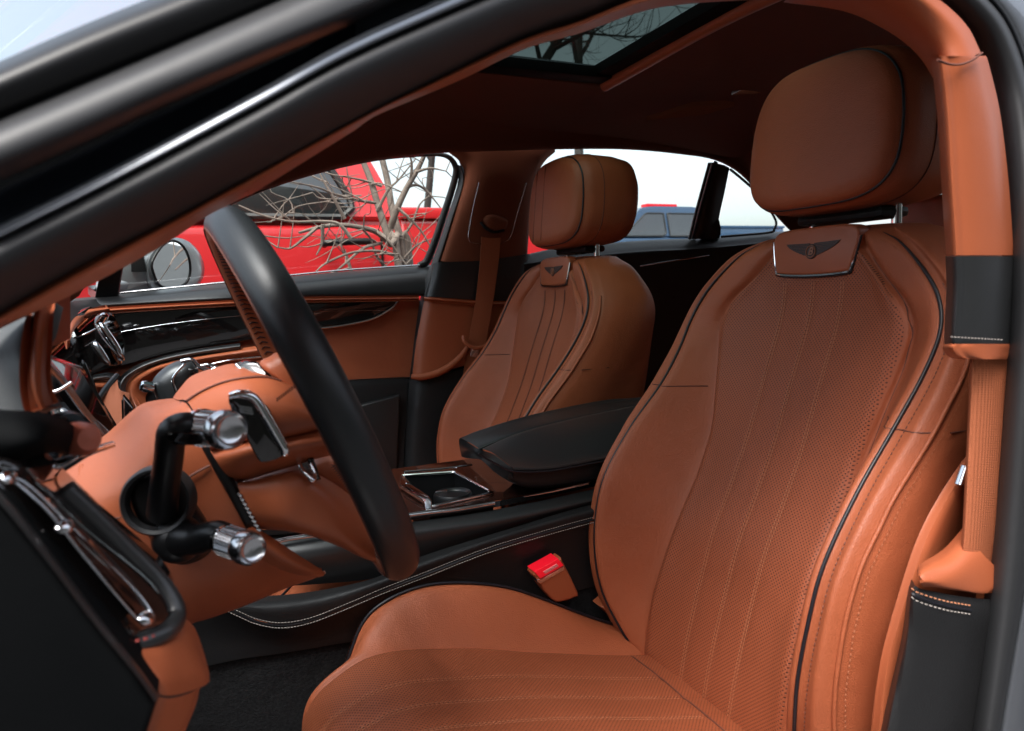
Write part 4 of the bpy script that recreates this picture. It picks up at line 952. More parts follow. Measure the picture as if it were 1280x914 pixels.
# near rear door (closed), with its window above
mb = MB(); mb.box((1.72, .36, .64), (.93, .045, .42)); mb.build('rear_door', PAINT, car, bevel=.02)
mb = MB(); mb.box((1.72, .43, .64), (.93, .02, .42)); mb.build('rear_door_lining', BLK, car, bevel=.015)
loft('roof_rail', [[V(.78, .45, 1.46), V(1.2, .47, 1.47), V(1.7, .5, 1.42), V(2.15, .55, 1.33), V(2.5, .58, 1.12)], [V(.76, .43, 1.40), V(1.2, .46, 1.40), V(1.7, .49, 1.35), V(2.1, .54, 1.27), V(2.4, .57, 1.06)]], LINER, car, n=30, thick=.03)
plate('rear_door_window', [V(.80, .41, 1.05), V(2.3, .41, 1.05), V(1.75, .47, 1.36), V(.80, .455, 1.42)], GLASS, car, back=V(0, 1, 0), thick=.004, bevel=0)
# the driver's door, swung open ahead of the camera
DR = Matrix.Rotation(radians(-112), 3, 'Z')
mb = MB(); hg = V(-.72, .30, 0)
mb.box(hg+DR @ V(.52, 0, .66), (.52, .03, .34), DR); dd = mb.build('front_door', PAINT, car, bevel=.02)
mb = MB(); mb.box(hg+DR @ V(.50, .05, .66), (.48, .025, .30), DR); mb.build('door_lining', BLK, dd, bevel=.02)
mb = MB(); mb.box(hg+DR @ V(.55, .085, .80), (.40, .02, .07), DR); mb.build('door_armrest', TAN2, dd, bevel=.015)
mb = MB(); mb.tube([hg+DR @ V(.02, 0, 1.0), hg+DR @ V(.55, .06, 1.40), hg+DR @ V(1.0, .08, 1.44), hg+DR @ V(1.06, .03, 1.0)], .022, k=6, seg=8); mb.build('door_window_frame', PLAST, dd)
# sill below the door opening
mb = MB(); mb.box((.1, .36, .27), (.9, .07, .05)); mb.build('door_sill', PAINTD, car, bevel=.02)
plate('windscreen', [V(.02, .50, 1.50), V(.02, 1.72, 1.46), V(-1.05, 1.80, 1.0), V(-1.05, .42, 1.0)], WSGL, car, back=V(0, 0, 1), thick=.005, bevel=0)
mb = MB(); mb.box((-1.6, 1.12, .72), (.55, .84, .18)); mb.box((-1.2, 1.12, .4), (.9, .80, .2)); mb.build('bonnet', PAINT, car, bevel=.08, seg=4)
mb = MB(); mb.box((2.75, 1.12, .72), (.45, .84, .33)); mb.build('boot', PAINT, car, bevel=.08, seg=4)

# seat belt buckle
bo = plate('belt_buckle', [(669, 714, .945), (699, 700, .945), (704, 702, .945), (723, 741, .945), (720, 747, .945), (702, 753, .945), (690, 750, .945), (672, 726, .945)], TAN2, car, thick=.024, bevel=.005, k=2)
plate('release_button', [(668, 715, .941), (698, 698.5, .941), (705, 707, .941), (676, 723.5, .941)], REDB, bo, thick=.026, bevel=.0015)
plate('button_window', [(679, 715, .9395), (696, 705, .9395), (699, 708, .9395), (682, 718, .9395)], mat('pale_red_lens', (.9, .25, .25), .3), bo, thick=.003, bevel=.0008)
plate('buckle_trim', [(671, 724, .9435), (676, 724.5, .9435), (705, 708, .9435), (706, 713, .9435), (676, 730, .9435), (672, 728, .9435)], CHROME, bo, thick=.02, bevel=.001)
plate('buckle_stalk', [(752, 760, .955), (770, 745, .955), (790, 770, .955), (785, 790, .955)], TAN2, bo, thick=.03, bevel=.004)

# ------------------------------------------------ steering wheel
wt = P(281, 282, YC); wb = P(484, 688, YC)
WC = (wt+wb)/2; updir = (wt-wb).normalized(); WR = (wt-wb).length/2
wn = V(updir.z, 0, -updir.x).normalized()            # towards the driver
wn = V(abs(wn.x), 0, abs(wn.z) if updir.x < 0 else -abs(wn.z)).normalized()
ys_ = V(0, 1, 0)
print('wheel', WC, WR, wn)
def ringpt(a, rr=WR, h=0): return WC + ys_*cos(a)*rr + updir*sin(a)*rr + wn*h
rows_b = []; rows_t = []
NS = 128; RA, RB = .0175, .0190
for i in range(NS+1):
    a = 2*pi*i/NS; c = ringpt(a); rad = (ys_*cos(a)+updir*sin(a))
    rb = []; rtt = []
    # cross-section angle q: 0 = outward, 90 = towards driver. Black covers the outside and driver side, tan the inner and dash side
    for j in range(21):
        q = radians(-78 + 236*j/20); rb.append(c + rad*cos(q)*RA + wn*sin(q)*RB)
    for j in range(13):
        q = radians(158 + 124*j/12); rtt.append(c + rad*cos(q)*(RA-.0006) + wn*sin(q)*(RB-.0006))
    rows_b.append(rb); rows_t.append(rtt)
v_, f_ = grid(rows_b); me = mesh_from('steering_wheel', v_, f_, None, 0); recalc(me)
sw = link('steering_wheel', me, RIM, car)
v_, f_ = grid(rows_t); me = mesh_from('rim_inner_leather', v_, f_, None, 0); recalc(me); link('rim_inner_leather', me, TAN2, sw)
for q in (-78, 158):
    qq = radians(q)
    tube('rim_seam', [ringpt(2*pi*i/64) + (ys_*cos(2*pi*i/64)+updir*sin(2*pi*i/64))*cos(qq)*RA + wn*sin(qq)*RB for i in range(64)], .0009, THREADB, sw, closed=True, k=1, seg=5)
# baseball stitch on the inner tan face
mb = MB()
for i in range(150):
    a = 2*pi*i/150; c = ringpt(a); rad = (ys_*cos(a)+updir*sin(a)); tg = (updir*cos(a)-ys_*sin(a))
    for q0, q1 in ((196, 214), (214, 232)):
        p = c + rad*cos(radians(q0))*(RA+.0002) + wn*sin(radians(q0))*(RB+.0002)
        m2 = c + rad*cos(radians(q1))*(RA+.0002) + wn*sin(radians(q1))*(RB+.0002)
        s_ = .0030
        A_, B_ = (p, m2+tg*s_) if q0 == 196 else (p+tg*s_, m2)
        mb.tube([A_, (A_+B_)/2, B_], .0006, k=1, seg=4)
mb.build('rim_stitching', PIPE, sw)
# rear covers of the hub and the spokes, as padded leather bodies
def pw(name, pts, m, parent, Y, bulge=.02, thick=.03, **k):
    return pillow(name, [(x, y, Y if not callable(Y) else Y(x, y)) for x, y in pts], m, parent, bulge=bulge, thick=thick, **k)
loft('hub_cover', [[(216, 497, .72), (226, 484, .72), (240, 470, .72), (268, 460, .72), (296, 455, .72), (312, 470, .72), (318, 480, .72)],
                   [(221, 500, .69), (235, 488, .685), (255, 476, .68), (285, 466, .68), (308, 462, .68), (324, 470, .68), (338, 480, .68)],
                   [(234, 502, .655), (252, 490, .65), (275, 480, .645), (300, 474, .64), (330, 472, .64), (352, 477, .64), (372, 486, .64)],
                   [(250, 530, .625), (268, 518, .62), (290, 508, .61), (315, 502, .60), (340, 500, .60), (365, 504, .60), (388, 512, .60)],
                   [(262, 560, .625), (285, 552, .615), (305, 548, .61), (330, 546, .60), (355, 543, .60), (380, 538, .60), (405, 533, .60)],
                   [(263, 562, .65), (287, 556, .64), (308, 552, .63), (332, 550, .63), (356, 547, .63), (380, 543, .63), (406, 538, .63)]], TAN2, sw, n=40)
tube('cover_seam', [(233, 501, .654), (252, 489, .649), (275, 479, .644), (300, 473, .639), (330, 471, .639), (352, 476, .639)], .0010, THREADB, sw, k=4, seg=5)
loft('spoke_cover', [[(262, 562, .640), (285, 556, .628), (306, 551, .617), (330, 549, .612), (356, 545, .610), (380, 540, .610), (408, 535, .610)],
                     [(268, 572, .625), (288, 568, .612), (310, 563, .605), (335, 560, .600), (360, 557, .598), (385, 552, .598), (414, 548, .598)],
                     [(280, 590, .628), (298, 586, .618), (320, 580, .612), (345, 575, .608), (370, 569, .605), (395, 563, .605), (420, 560, .605)],
                     [(296, 603, .65), (310, 600, .64), (330, 594, .635), (350, 588, .63), (372, 581, .63), (398, 573, .63), (422, 568, .63)]], TAN2, sw, n=40)
loft('lower_spoke', [[(296, 602, .655), (312, 599, .65), (340, 590, .64), (370, 581, .64), (395, 592, .645), (420, 606, .65), (446, 628, .655), (462, 655, .66)],
                     [(297, 606, .635), (318, 606, .625), (345, 600, .618), (372, 598, .615), (395, 607, .615), (418, 620, .62), (442, 642, .63), (464, 672, .64)],
                     [(306, 632, .63), (330, 636, .618), (355, 638, .61), (380, 640, .61), (400, 646, .61), (422, 656, .612), (446, 672, .62), (468, 688, .63)],
                     [(316, 652, .635), (338, 656, .625), (362, 660, .618), (385, 665, .615), (405, 671, .615), (428, 680, .618), (450, 692, .622), (470, 700, .63)],
                     [(324, 662, .66), (344, 663, .655), (366, 665, .65), (388, 670, .65), (408, 677, .65), (430, 686, .65), (452, 697, .65), (472, 704, .65)]], TAN2, sw, n=40)
pw('spoke_pad', [(388, 586), (408, 570), (425, 566), (436, 585), (446, 612), (455, 645), (440, 640), (420, 610)], TAN2, sw, .70, bulge=.012, thick=.03)
pw('spoke_root', [(340, 446), (352, 443), (372, 470), (392, 505), (408, 535), (385, 528), (360, 485), (326, 458)], TAN2, sw, .655, bulge=.012, thick=.03)
plate('spoke_switch', [(295, 457, .70), (322, 453, .69), (344, 478, .68), (330, 478, .68), (306, 474, .69)], GLOSS, sw, thick=.02, bevel=.003, k=2)
tube('spoke_switch_trim', [(296, 456, .695), (303, 464, .688), (310, 474, .683)], .0020, CHROME, sw, k=4, seg=8)
# laced stitch on the spoke
mb = MB()
for i in range(10):
    a = P(346+i*2.6, 502-i*2.0, .592); mb.tube([a, a+V(.0012, -.0003, .0032)], .0003, k=1, seg=4); mb.tube([a+V(.0012, -.0003, 0), a+V(0, -.0003, .0032)], .0003, k=1, seg=4)
mb.build('spoke_stitching', PIPE, sw)
mb = MB()
for i in range(13):
    a = P(414+i*1.9, 585+i*2.6, .684); mb.tube([a, a+V(.004, -.0005, .0022)], .0004, k=1, seg=4); mb.tube([a+V(.004, -.0005, .0014), a+V(0, -.0005, .0036)], .0004, k=1, seg=4)
mb.build('spoke_stitching', PIPE, sw)
tube('spoke_bezel', [(373, 576, .62), (378, 588, .615), (385, 595, .612), (391, 601, .61), (393, 594, .615), (388, 580, .62)], .0022, CHROME, sw, k=4, seg=8)
plate('spoke_gap', [(384, 574, .62), (392, 572, .62), (402, 600, .62), (395, 601, .62)], GLOSS, sw, thick=.02, bevel=.002)
# shift paddle behind the wheel
pd = plate('shift_paddle', [(286, 498, .560), (291, 493, .560), (310, 494, .560), (320, 500, .560), (357, 561, .560), (356, 568, .560), (345, 575, .560), (330, 578, .560), (322, 574, .560), (308, 547, .560), (289, 512, .560)], GLOSS, sw, thick=.012, bevel=.003, k=2)
plate('paddle_body', [(318, 500, .566), (338, 514, .566), (346, 535, .566), (358, 560, .566), (350, 572, .566), (330, 560, .566)], PLAST, sw, thick=.05, bevel=.006)
tube('paddle_trim', [(288, 495, .558), (298, 493, .556), (311, 494.5, .555), (321, 502, .555), (334, 523, .555), (346, 544, .555), (356, 562, .555), (355, 568, .556)], [.0028, .0036, .0038, .0036, .0036, .0036, .0036, .003], CHROME, sw, k=5, seg=10)
mb = MB()
for i in range(5):
    for j in range(3): mb.box(P(300+i*3.4+j*.8, 508+j*3.4+i*.6, .5585), (.0008, .0006, .0008))
mb.build('paddle_marking', SATIN, sw)

# ------------------------------------------------ steering column, shroud and stalks
colm = loft('column_shroud', [[(60, 606, .74), (90, 572, .75), (130, 545, .75), (160, 518, .75), (178, 505, .75), (198, 500, .75), (216, 498, .75)],
                       [(64, 612, .70), (92, 588, .70), (135, 560, .70), (166, 528, .70), (184, 512, .70), (203, 506, .70), (220, 500, .70)],
                       [(80, 640, .665), (110, 615, .66), (150, 590, .655), (180, 555, .655), (205, 528, .655), (225, 515, .655), (236, 508, .655)],
                       [(105, 672, .65), (130, 648, .645), (165, 620, .64), (198, 590, .64), (225, 565, .64), (245, 552, .64), (258, 548, .64)],
                       [(140, 706, .65), (165, 690, .645), (195, 668, .64), (225, 640, .64), (252, 618, .64), (275, 605, .64), (285, 600, .64)],
                       [(190, 742, .655), (210, 728, .65), (235, 708, .645), (262, 690, .645), (285, 672, .645), (303, 660, .645), (312, 655, .645)],
                       [(224, 768, .67), (250, 752, .665), (280, 735, .66), (305, 722, .66), (330, 708, .66), (350, 694, .66), (362, 688, .66)],
                       [(236, 780, .70), (262, 772, .70), (290, 762, .70), (320, 750, .70), (352, 736, .70), (385, 724, .70), (404, 716, .70)],
                       [(240, 778, .76), (266, 770, .76), (292, 760, .76), (322, 748, .76), (354, 734, .76), (387, 722, .76), (406, 713, .76)]], TAN2, car, n=50)
loft('column_lower_lip', [[(316, 657, .64), (340, 672, .64), (370, 692, .645), (395, 708, .65), (406, 716, .66)], [(310, 664, .630), (332, 682, .630), (362, 702, .635), (388, 715, .645), (404, 720, .66)], [(300, 676, .64), (322, 696, .64), (350, 712, .645), (378, 720, .655), (398, 722, .665)]], TAN2, colm, n=24, thick=.008)
tube('column_gap', [(226, 502, .682), (231, 510, .668), (250, 540, .645), (275, 585, .64), (296, 622, .64), (312, 652, .642), (320, 664, .65)], [.001, .004, .0055, .0055, .0055, .0055, .0055], PLAST, colm, k=6, seg=8)
tube('shroud_seam', [(120, 652, .644), (155, 645, .642), (200, 622, .637), (240, 594, .636), (262, 582, .637)], .0011, THREADB, colm, k=5, seg=5)
tube('shroud_seam', [(98, 640, .668), (99, 610, .675), (102, 582, .70)], .0022, TAN, colm, k=4, seg=6)
mb = MB()
for i in range(9):
    p = P(299+i*3.0, 618+i*5.4, .628); mb.box(p, (.0022, .002, .0012), Matrix.Rotation(.8, 3, 'Y'))
mb.build('gap_clips', CHROME, colm, bevel=.0004)
# housing of both stalks
hs_ = [(158, 612), (170, 594), (190, 587), (212, 590), (230, 605), (246, 635), (262, 662), (266, 685), (250, 700), (225, 706), (202, 695), (185, 670), (166, 642)]
house = pillow('stalk_housing', [(x, y, .628) for x, y in hs_], PLAST, colm, bulge=.010, thick=.03, rings=8, power=.4)
nA = (CAM-P(198, 628, .62)).normalized()
lathe('stalk_ring', [(.0215, -.004), (.0230, .004), (.0255, .006), (.0275, .003), (.0285, -.006)], P(197, 626, .612), V(-.25, -1, .12), RUB, colm, seg=48)
stk = tube('upper_stalk', [(203, 640, .617), (204, 625, .606), (207, 600, .590), (211, 572, .575), (213, 552, .565), (216, 540, .558), (226, 534, .552), (240, 533, .556), (257, 535, .553)], [.0120, .0112, .0106, .0103, .0103, .0106, .0105, .0102, .0100], PLAST, colm, k=5, seg=20)
def knurl(name, a, b, r, parent):
    ax = (b-a).normalized(); L = (b-a).length; s = ax.orthogonal().normalized(); t = ax.cross(s); rows = []
    nu, nv = 96, 22
    for i in range(nv+1):
        row = []
        for j in range(nu):
            ph = 2*pi*j/nu; u_ = (i*.5+j*.25); kk = min(abs(((i/3+j/6) % 1)-.5), abs(((i/3-j/6) % 1)-.5))*2
            rr_ = r*(1+.15*(min(kk, .6)-.5)); row.append(a+ax*L*i/nv+(s*cos(ph)+t*sin(ph))*rr_)
        rows.append(row)
    v, f = grid(rows, True); me_ = mesh_from(name, v, f, None, 25); recalc(me_)
    o = link(name, me_, SATIN, parent)
    return o
a1 = P(256, 536, .546); e1 = a1+V(.012, -.042, .0085*0); d1 = (P(290, 537, .512)-P(262, 537, .548)).normalized()
k0 = P(254, 535, .556); k1 = P(278, 537, .538); k2 = P(288, 538, .528)
knurl('stalk_grip', k0, k1, .0132, colm)
ax = (k2-k1).normalized()
lathe('stalk_cap', [(.0125, -.002), (.0142, 0), (.0146, .003), (.0140, .010), (.0125, .012), (.0118, .0112), (.0108, .0098), (.0090, .0086), (.0060, .0078), (.003, .0074), (.0, .0073)], k1, ax, SATIN, colm, seg=48)
lathe('stalk_collar', [(.0128, -.004), (.0142, -.003), (.0142, .001), (.0130, .002)], k0, ax, CHROME, colm, seg=40)
stl = tube('lower_stalk', [(222, 676, .615), (232, 674, .603), (248, 674, .592), (262, 670, .580), (272, 668, .574), (283, 672, .568), (292, 678, .562)], [.0150, .0135, .0120, .0110, .0108, .0104, .0100], PLAST, colm, k=5, seg=20)
lathe('stalk_ball', [(.0, .018), (.010, .016), (.017, .010), (.020, 0), (.018, -.01)], P(222, 674, .616), V(-.1, -1, .1), PLAST, colm, seg=32)
k0 = P(284, 676, .565); k1 = P(305, 683, .549); k2 = P(315, 687, .538)
knurl('stalk_grip', k0, k1, .0122, colm)
ax = (k2-k1).normalized()
lathe('stalk_cap', [(.0118, -.002), (.0126, 0), (.0130, .003), (.0122, .011), (.0105, .013), (.0098, .0122), (.0085, .0108), (.0065, .0098), (.004, .0093), (.0, .0091)], k1, ax, SATIN, colm, seg=48)
lathe('stalk_collar', [(.0108, -.004), (.0122, -.003), (.0122, .001), (.0110, .002)], k0, ax, CHROME, colm, seg=40)
plate('stalk_badge', [(210, 541, .543), (252, 543, .535), (252, 556, .537), (218, 556, .543), (211, 550, .545)], GLOSS, colm, thick=.004, bevel=.001, k=2)

# ------------------------------------------------ dashboard: near end, binnacle, far fascia, centre parts
dash = plate('dashboard', [(-70, 590, .40), (0, 632, .40), (60, 706, .40), (120, 785, .40), (165, 840, .40), (196, 880, .40), (180, 930, .40), (150, 1010, .40), (-70, 1010, .40)], MATTE, car, thick=.10, bevel=.004)
loft('dash_end_edge', [[(-40, 600, .398), (0, 630, .398), (60, 704, .398), (120, 783, .398), (165, 838, .398), (194, 878, .398)], [(-30, 596, .404), (10, 628, .404), (68, 702, .404), (128, 782, .404), (172, 836, .404), (198, 872, .404)], [(-24, 594, .42), (16, 628, .42), (74, 702, .42), (134, 781, .42), (176, 834, .42), (200, 868, .42)]], BLKS, dash, n=40)
fas = plate('dash_veneer', [(-20, 575, .425), (20, 580, .43), (62, 615, .44), (110, 660, .45), (165, 705, .46), (200, 738, .462), (214, 768, .455), (200, 786, .445), (172, 800, .435), (150, 796, .43), (100, 735, .425), (40, 660, .42), (-20, 600, .42)], GLOSS, dash, thick=.05, bevel=.004, k=3)
tube('dash_chrome_bezel', [(-10, 592, .425), (30, 603, .428), (80, 650, .432), (130, 700, .437), (170, 740, .440), (189, 766, .437), (188, 776, .434), (176, 778, .430), (140, 738, .425), (100, 690, .423), (60, 640, .42), (20, 604, .42)], .0009, SATIN, dash, k=4, seg=8)
plate('dash_wood_inlay', [(14, 600, .424), (60, 630, .43), (110, 678, .434), (160, 730, .438), (184, 764, .436), (176, 772, .431), (140, 732, .426), (90, 674, .424), (30, 612, .421)], WOOD, dash, thick=.01, bevel=.001)
pillow('dash_chrome_tab', [(66, 658, .424), (84, 650, .426), (92, 656, .426), (90, 664, .425), (74, 668, .423)], CHROME, dash, bulge=.004, thick=.004)
pillow('dash_chrome_tab', [(170, 772, .43), (180, 766, .432), (192, 769, .434), (192, 778, .433), (178, 781, .43)], CHROME, dash, bulge=.004, thick=.004)
pillow('dash_chrome_tab', [(0, 592, .412), (12, 588, .414), (20, 594, .414), (16, 604, .412), (4, 604, .41)], CHROME, dash, bulge=.004, thick=.004)
tube('dash_fascia_edge', [(80, 612, .46), (120, 650, .465), (160, 690, .47), (195, 725, .472), (214, 752, .468), (219, 772, .462), (206, 790, .45), (170, 806, .44)], .0065, BLKS, dash, k=5, seg=10)
loft('knee_pad', [[(160, 808, .432), (180, 806, .44), (204, 796, .452), (222, 780, .468), (230, 770, .49)],
                  [(170, 820, .425), (190, 820, .432), (216, 810, .446), (236, 798, .464), (246, 790, .49)],
                  [(184, 850, .422), (205, 850, .428), (230, 845, .444), (252, 838, .462), (260, 834, .49)],
                  [(197, 868, .425), (212, 870, .43), (232, 866, .446), (254, 858, .464), (262, 852, .49)]], TAN2, dash, n=30)
loft('knee_pad', [[(197, 871, .425), (212, 873, .43), (230, 869, .446), (246, 862, .464), (250, 860, .49)],
                  [(190, 890, .424), (204, 892, .429), (222, 890, .444), (238, 886, .462), (244, 884, .49)],
                  [(176, 930, .424), (190, 932, .429), (206, 930, .444), (222, 926, .462), (228, 924, .49)],
                  [(150, 1000, .424), (165, 1000, .429), (180, 1000, .444), (196, 1000, .462), (204, 1000, .49)]], TAN2, dash, n=30)
stitches('dash_stitching', smooth([(158, 803, .428), (180, 799, .436), (204, 789, .447), (217, 776, .458)], 8), mat('red_thread', (.35, .05, .04), .6), dash, step=.005, ln=.003, r=.0009)
# upper dash pad and instrument hood
loft('dash_top_pad', [[(-60, 505, .46), (0, 512, .46), (40, 514, .46), (70, 520, .47), (92, 532, .49), (98, 542, .51)],
                      [(-60, 520, .44), (0, 522, .44), (40, 524, .44), (68, 532, .45), (88, 545, .475), (94, 555, .50)],
                      [(-60, 560, .43), (0, 556, .43), (40, 552, .43), (60, 553, .44), (76, 560, .465), (86, 566, .49)],
                      [(-60, 592, .44), (0, 584, .44), (30, 574, .44), (54, 568, .45), (72, 566, .47), (84, 570, .50)]], MATTE, dash, n=30, thick=.01)
loft('instrument_hood', [[(-60, 340, .60), (0, 372, .58), (30, 366, .56), (46, 362, .55)], [(-60, 390, .56), (0, 400, .54), (28, 400, .53), (42, 400, .525)], [(-60, 450, .53), (0, 452, .52), (26, 452, .51), (38, 452, .51)], [(-60, 520, .52), (0, 518, .51), (30, 516, .505), (46, 508, .50)]], HOOD, dash, n=20, thick=.02)
loft('hood_edge', [[(48, 358, .545), (42, 400, .52), (39, 440, .507), (38, 470, .50), (42, 495, .497), (50, 512, .497)], [(54, 357, .54), (48, 400, .515), (45, 440, .502), (44, 470, .496), (47, 494, .493), (54, 511, .493)], [(66, 352, .55), (58, 400, .525), (54, 440, .512), (53, 470, .505), (55, 492, .503), (58, 509, .503)]], TAN2, dash, n=30, thick=.01)
None and tube('hood_piping', [(48, 358, .541), (42, 400, .516), (39, 440, .503), (38, 470, .496), (42, 495, .493), (50, 512, .493)], .0014, PIPE, dash, k=5, seg=6)
loft('hood_inner', [[(64, 350, .56), (58, 400, .54), (54, 440, .53)], [(76, 350, .62), (72, 392, .60), (68, 432, .58)], [(88, 348, .70), (88, 385, .70), (88, 424, .70)]], TAND, dash, n=20, thick=.01)
# red-tipped knob at the near end of the dash
kn = lathe('vent_pull', [(.0, .016), (.007, .015), (.010, .010), (.0105, .0), (.009, -.006)], P(96, 548, .50), V(.55, -.8, .05), mat('tan_knob', (.50, .13, .075), .4), dash, seg=28)
lathe('vent_pull_base', [(.012, .0), (.0135, -.004), (.012, -.014), (.011, -.02)], P(88, 541, .505), V(.55, -.8, .05), PLAST, dash, seg=28)
pillow('vent_bezel', [(90, 558, .52), (104, 552, .52), (114, 556, .52), (112, 566, .52), (100, 572, .52), (94, 566, .52)], CHROME, dash, bulge=.006, thick=.012)
tube('lower_fascia_edge', [(30, 590, .50), (58, 596, .52), (84, 582, .54), (110, 566, .56), (140, 556, .60)], .0028, CHROME, dash, k=5, seg=8)
plate('lower_fascia', [(30, 575, .53), (70, 560, .53), (110, 552, .55), (120, 560, .56), (84, 585, .55), (58, 598, .53), (40, 594, .53)], GLOSS, dash, thick=.02, bevel=.003)
# far half of the dash: top pad, tan strip, gloss fascia facing the rear
loft('dash_pad', [[(60, 392, 1.2), (80, 380, 1.5), (96, 376, 1.75), (120, 374, 1.84)], [(74, 404, 1.2), (88, 392, 1.5), (102, 384, 1.72), (124, 380, 1.82)], [(80, 414, 1.2), (92, 398, 1.5), (106, 388, 1.72), (132, 383, 1.82)]], BLKS, dash, n=24, thick=.03)
loft('dash_tan_strip', [[(80, 424, 1.15), (86, 408, 1.3), (96, 394, 1.6), (110, 387, 1.72), (134, 383, 1.80)], [(84, 426, 1.13), (90, 410, 1.28), (100, 397, 1.58), (113, 390, 1.70), (136, 386, 1.78)], [(88, 424, 1.15), (93, 412, 1.3), (103, 401, 1.6), (116, 393, 1.72), (138, 388, 1.80)]], TAN2, dash, n=24, thick=.012)
XD = -.20
ff = plate('dash_fascia', [V(XD-.03, .98, .98), V(XD-.02, 1.82, 1.05), V(XD+.0, 1.82, .99), V(XD+.02, 1.80, .88), V(XD+.03, 1.40, .80), V(XD+.02, .98, .70)], GLOSS, dash, back=V(-1, 0, 0), thick=.05, bevel=.006)
mb = MB(); mb.box((XD-.35, 1.12, .80), (.30, .70, .16)); mb.build('dash_core', MATTE, dash, bevel=.04)
# round chrome vent of the passenger side, seen at a slant
lathe('air_vent', [(.052, -.01), (.055, 0), (.053, .010), (.047, .012), (.044, .004), (.040, -.002), (.0, -.004)], P(137, 424, 1.62)+V(.0, 0, 0), V(1, -.15, .12), GLOSS, dash, seg=48)
mb = MB()
for i in range(7): mb.box(P(137, 424, 1.62)+V(.006, 0, -.032+i*.011), (.004, .040*sqrt(max(.05, 1-((-.032+i*.011)/.044)**2)), .0016))
mb.build('vent_vanes', SATIN, dash)
tube('vent_control', [(92, 423, 1.4), (108, 417, 1.4), (124, 409, 1.42), (137, 402, 1.45)], .0016, CHROME, dash, k=4, seg=8)
tube('vent_control', [(118, 404, 1.4), (121, 412, 1.4), (132, 428, 1.4), (150, 448, 1.4)], .0016, CHROME, dash, k=4, seg=8)
pillow('vent_blade', [(114, 432, 1.35), (122, 428, 1.35), (136, 448, 1.35), (138, 457, 1.35), (128, 453, 1.35)], SATIN, dash, bulge=.006, thick=.006)
pillow('vent_blade', [(124, 408, 1.35), (131, 406, 1.35), (150, 433, 1.35), (156, 450, 1.35), (147, 445, 1.35)], CHROME, dash, bulge=.006, thick=.006)
lathe('vent_knob', [(.0, .014), (.006, .013), (.007, .01), (.006, -.01)], P(127, 400, 1.5), V(.5, -.5, .7), CHROME, dash, seg=16)
pillow('fascia_reflector', [(100, 455, 1.3), (106, 452, 1.3), (118, 478, 1.3), (122, 492, 1.3), (112, 482, 1.3)], GLOSS, dash, bulge=.005, thick=.006)
# slanting chrome rails of the centre screen
loft('centre_screen_rail', [[(52, 436, .82), (80, 470, .84), (110, 512, .86), (138, 548, .88)], [(56, 450, .812), (76, 476, .832), (102, 515, .852), (134, 550, .87)], [(54, 470, .82), (70, 488, .84), (96, 522, .86), (130, 553, .88)]], SATIN, dash, n=24, thick=.01)
tube('rail_clip', [(56, 474, .80), (62, 489, .80), (74, 488, .80), (90, 478, .80)], .0022, CHROME, dash, k=5, seg=8)
tube('rail_clip', [(52, 488, .79), (58, 502, .79), (66, 518, .79)], .0032, CHROME, dash, k=4, seg=8)
plate('centre_screen', [(40, 440, .90), (100, 460, 1.0), (150, 545, 1.0), (110, 560, .92), (60, 520, .88)], GLOSS, dash, thick=.02, bevel=.003)
loft('centre_stack_side', [[(112, 518, 1.10), (122, 500, 1.12), (136, 478, 1.16), (146, 466, 1.2)], [(128, 545, 1.08), (136, 520, 1.1), (142, 500, 1.12), (148, 484, 1.15)], [(150, 560, 1.06), (152, 535, 1.08), (153, 510, 1.1), (152, 490, 1.12)]], TAND, dash, n=20, thick=.01)
tube('centre_stack_trim', [(110, 520, 1.09), (120, 504, 1.11), (134, 484, 1.15), (146, 470, 1.19)], .0045, PLAST, dash, k=4, seg=8)
tube('centre_stack_chrome', [(154, 500, 1.06), (155, 530, 1.06), (158, 552, 1.06)], .0022, CHROME, dash, k=3, seg=8)
tube('centre_stack_chrome', [(166, 514, 1.05), (168, 530, 1.05), (172, 545, 1.05)], .004, CHROME, dash, k=3, seg=8)
plate('centre_stack_panel', [(153, 495, 1.07), (166, 510, 1.06), (176, 540, 1.06), (174, 560, 1.06), (157, 560, 1.07)], GLOSS, dash, thick=.02, bevel=.003)
# gear selector: leather body, chrome crown and black face
gs = pillow('gear_selector', [(190, 478, 1.0), (203, 462, 1.0), (222, 452, 1.0), (240, 452, 1.0), (246, 462, 1.0), (240, 476, 1.0), (228, 492, 1.0), (222, 510, 1.0), (205, 515, 1.0), (196, 500, 1.0)], BLKS, car, bulge=.02, thick=.035)
plate('selector_face', [(216, 480, .985), (234, 460, .985), (248, 462, .985), (250, 478, .985), (232, 492, .985), (222, 500, .985)], GLOSS, gs, thick=.02, bevel=.003)
tube('selector_trim', [(232, 454, .978), (222, 464, .978), (216, 474, .978), (218, 484, .978), (223, 496, .978)], .0018, CHROME, gs, k=4, seg=8)
tube('selector_trim', [(226, 452, .975), (240, 450, .975), (247, 457, .975), (262, 463, .975), (270, 460, .975)], .0028, CHROME, gs, k=4, seg=8)
tube('selector_trim', [(250, 458, .975), (262, 456, .975), (272, 460, .975)], .0022, CHROME, gs, k=4, seg=8)
lathe('selector_button', [(.0, .010), (.006, .009), (.0075, .004), (.0075, -.004)], P(186, 484, .99), V(-.8, -.4, .3), CHROME, gs, seg=20)
mb = MB()
for i, (x, y) in enumerate([(233, 478), (236, 474), (239, 470), (235, 471), (240, 475), (243, 466)]):
    mb.box(P(x, y, .9845), (.0016, .0004, .0007), Matrix.Rotation(.7*(i % 2), 3, 'Y'))
mb.build('selector_marking', SATIN, gs)
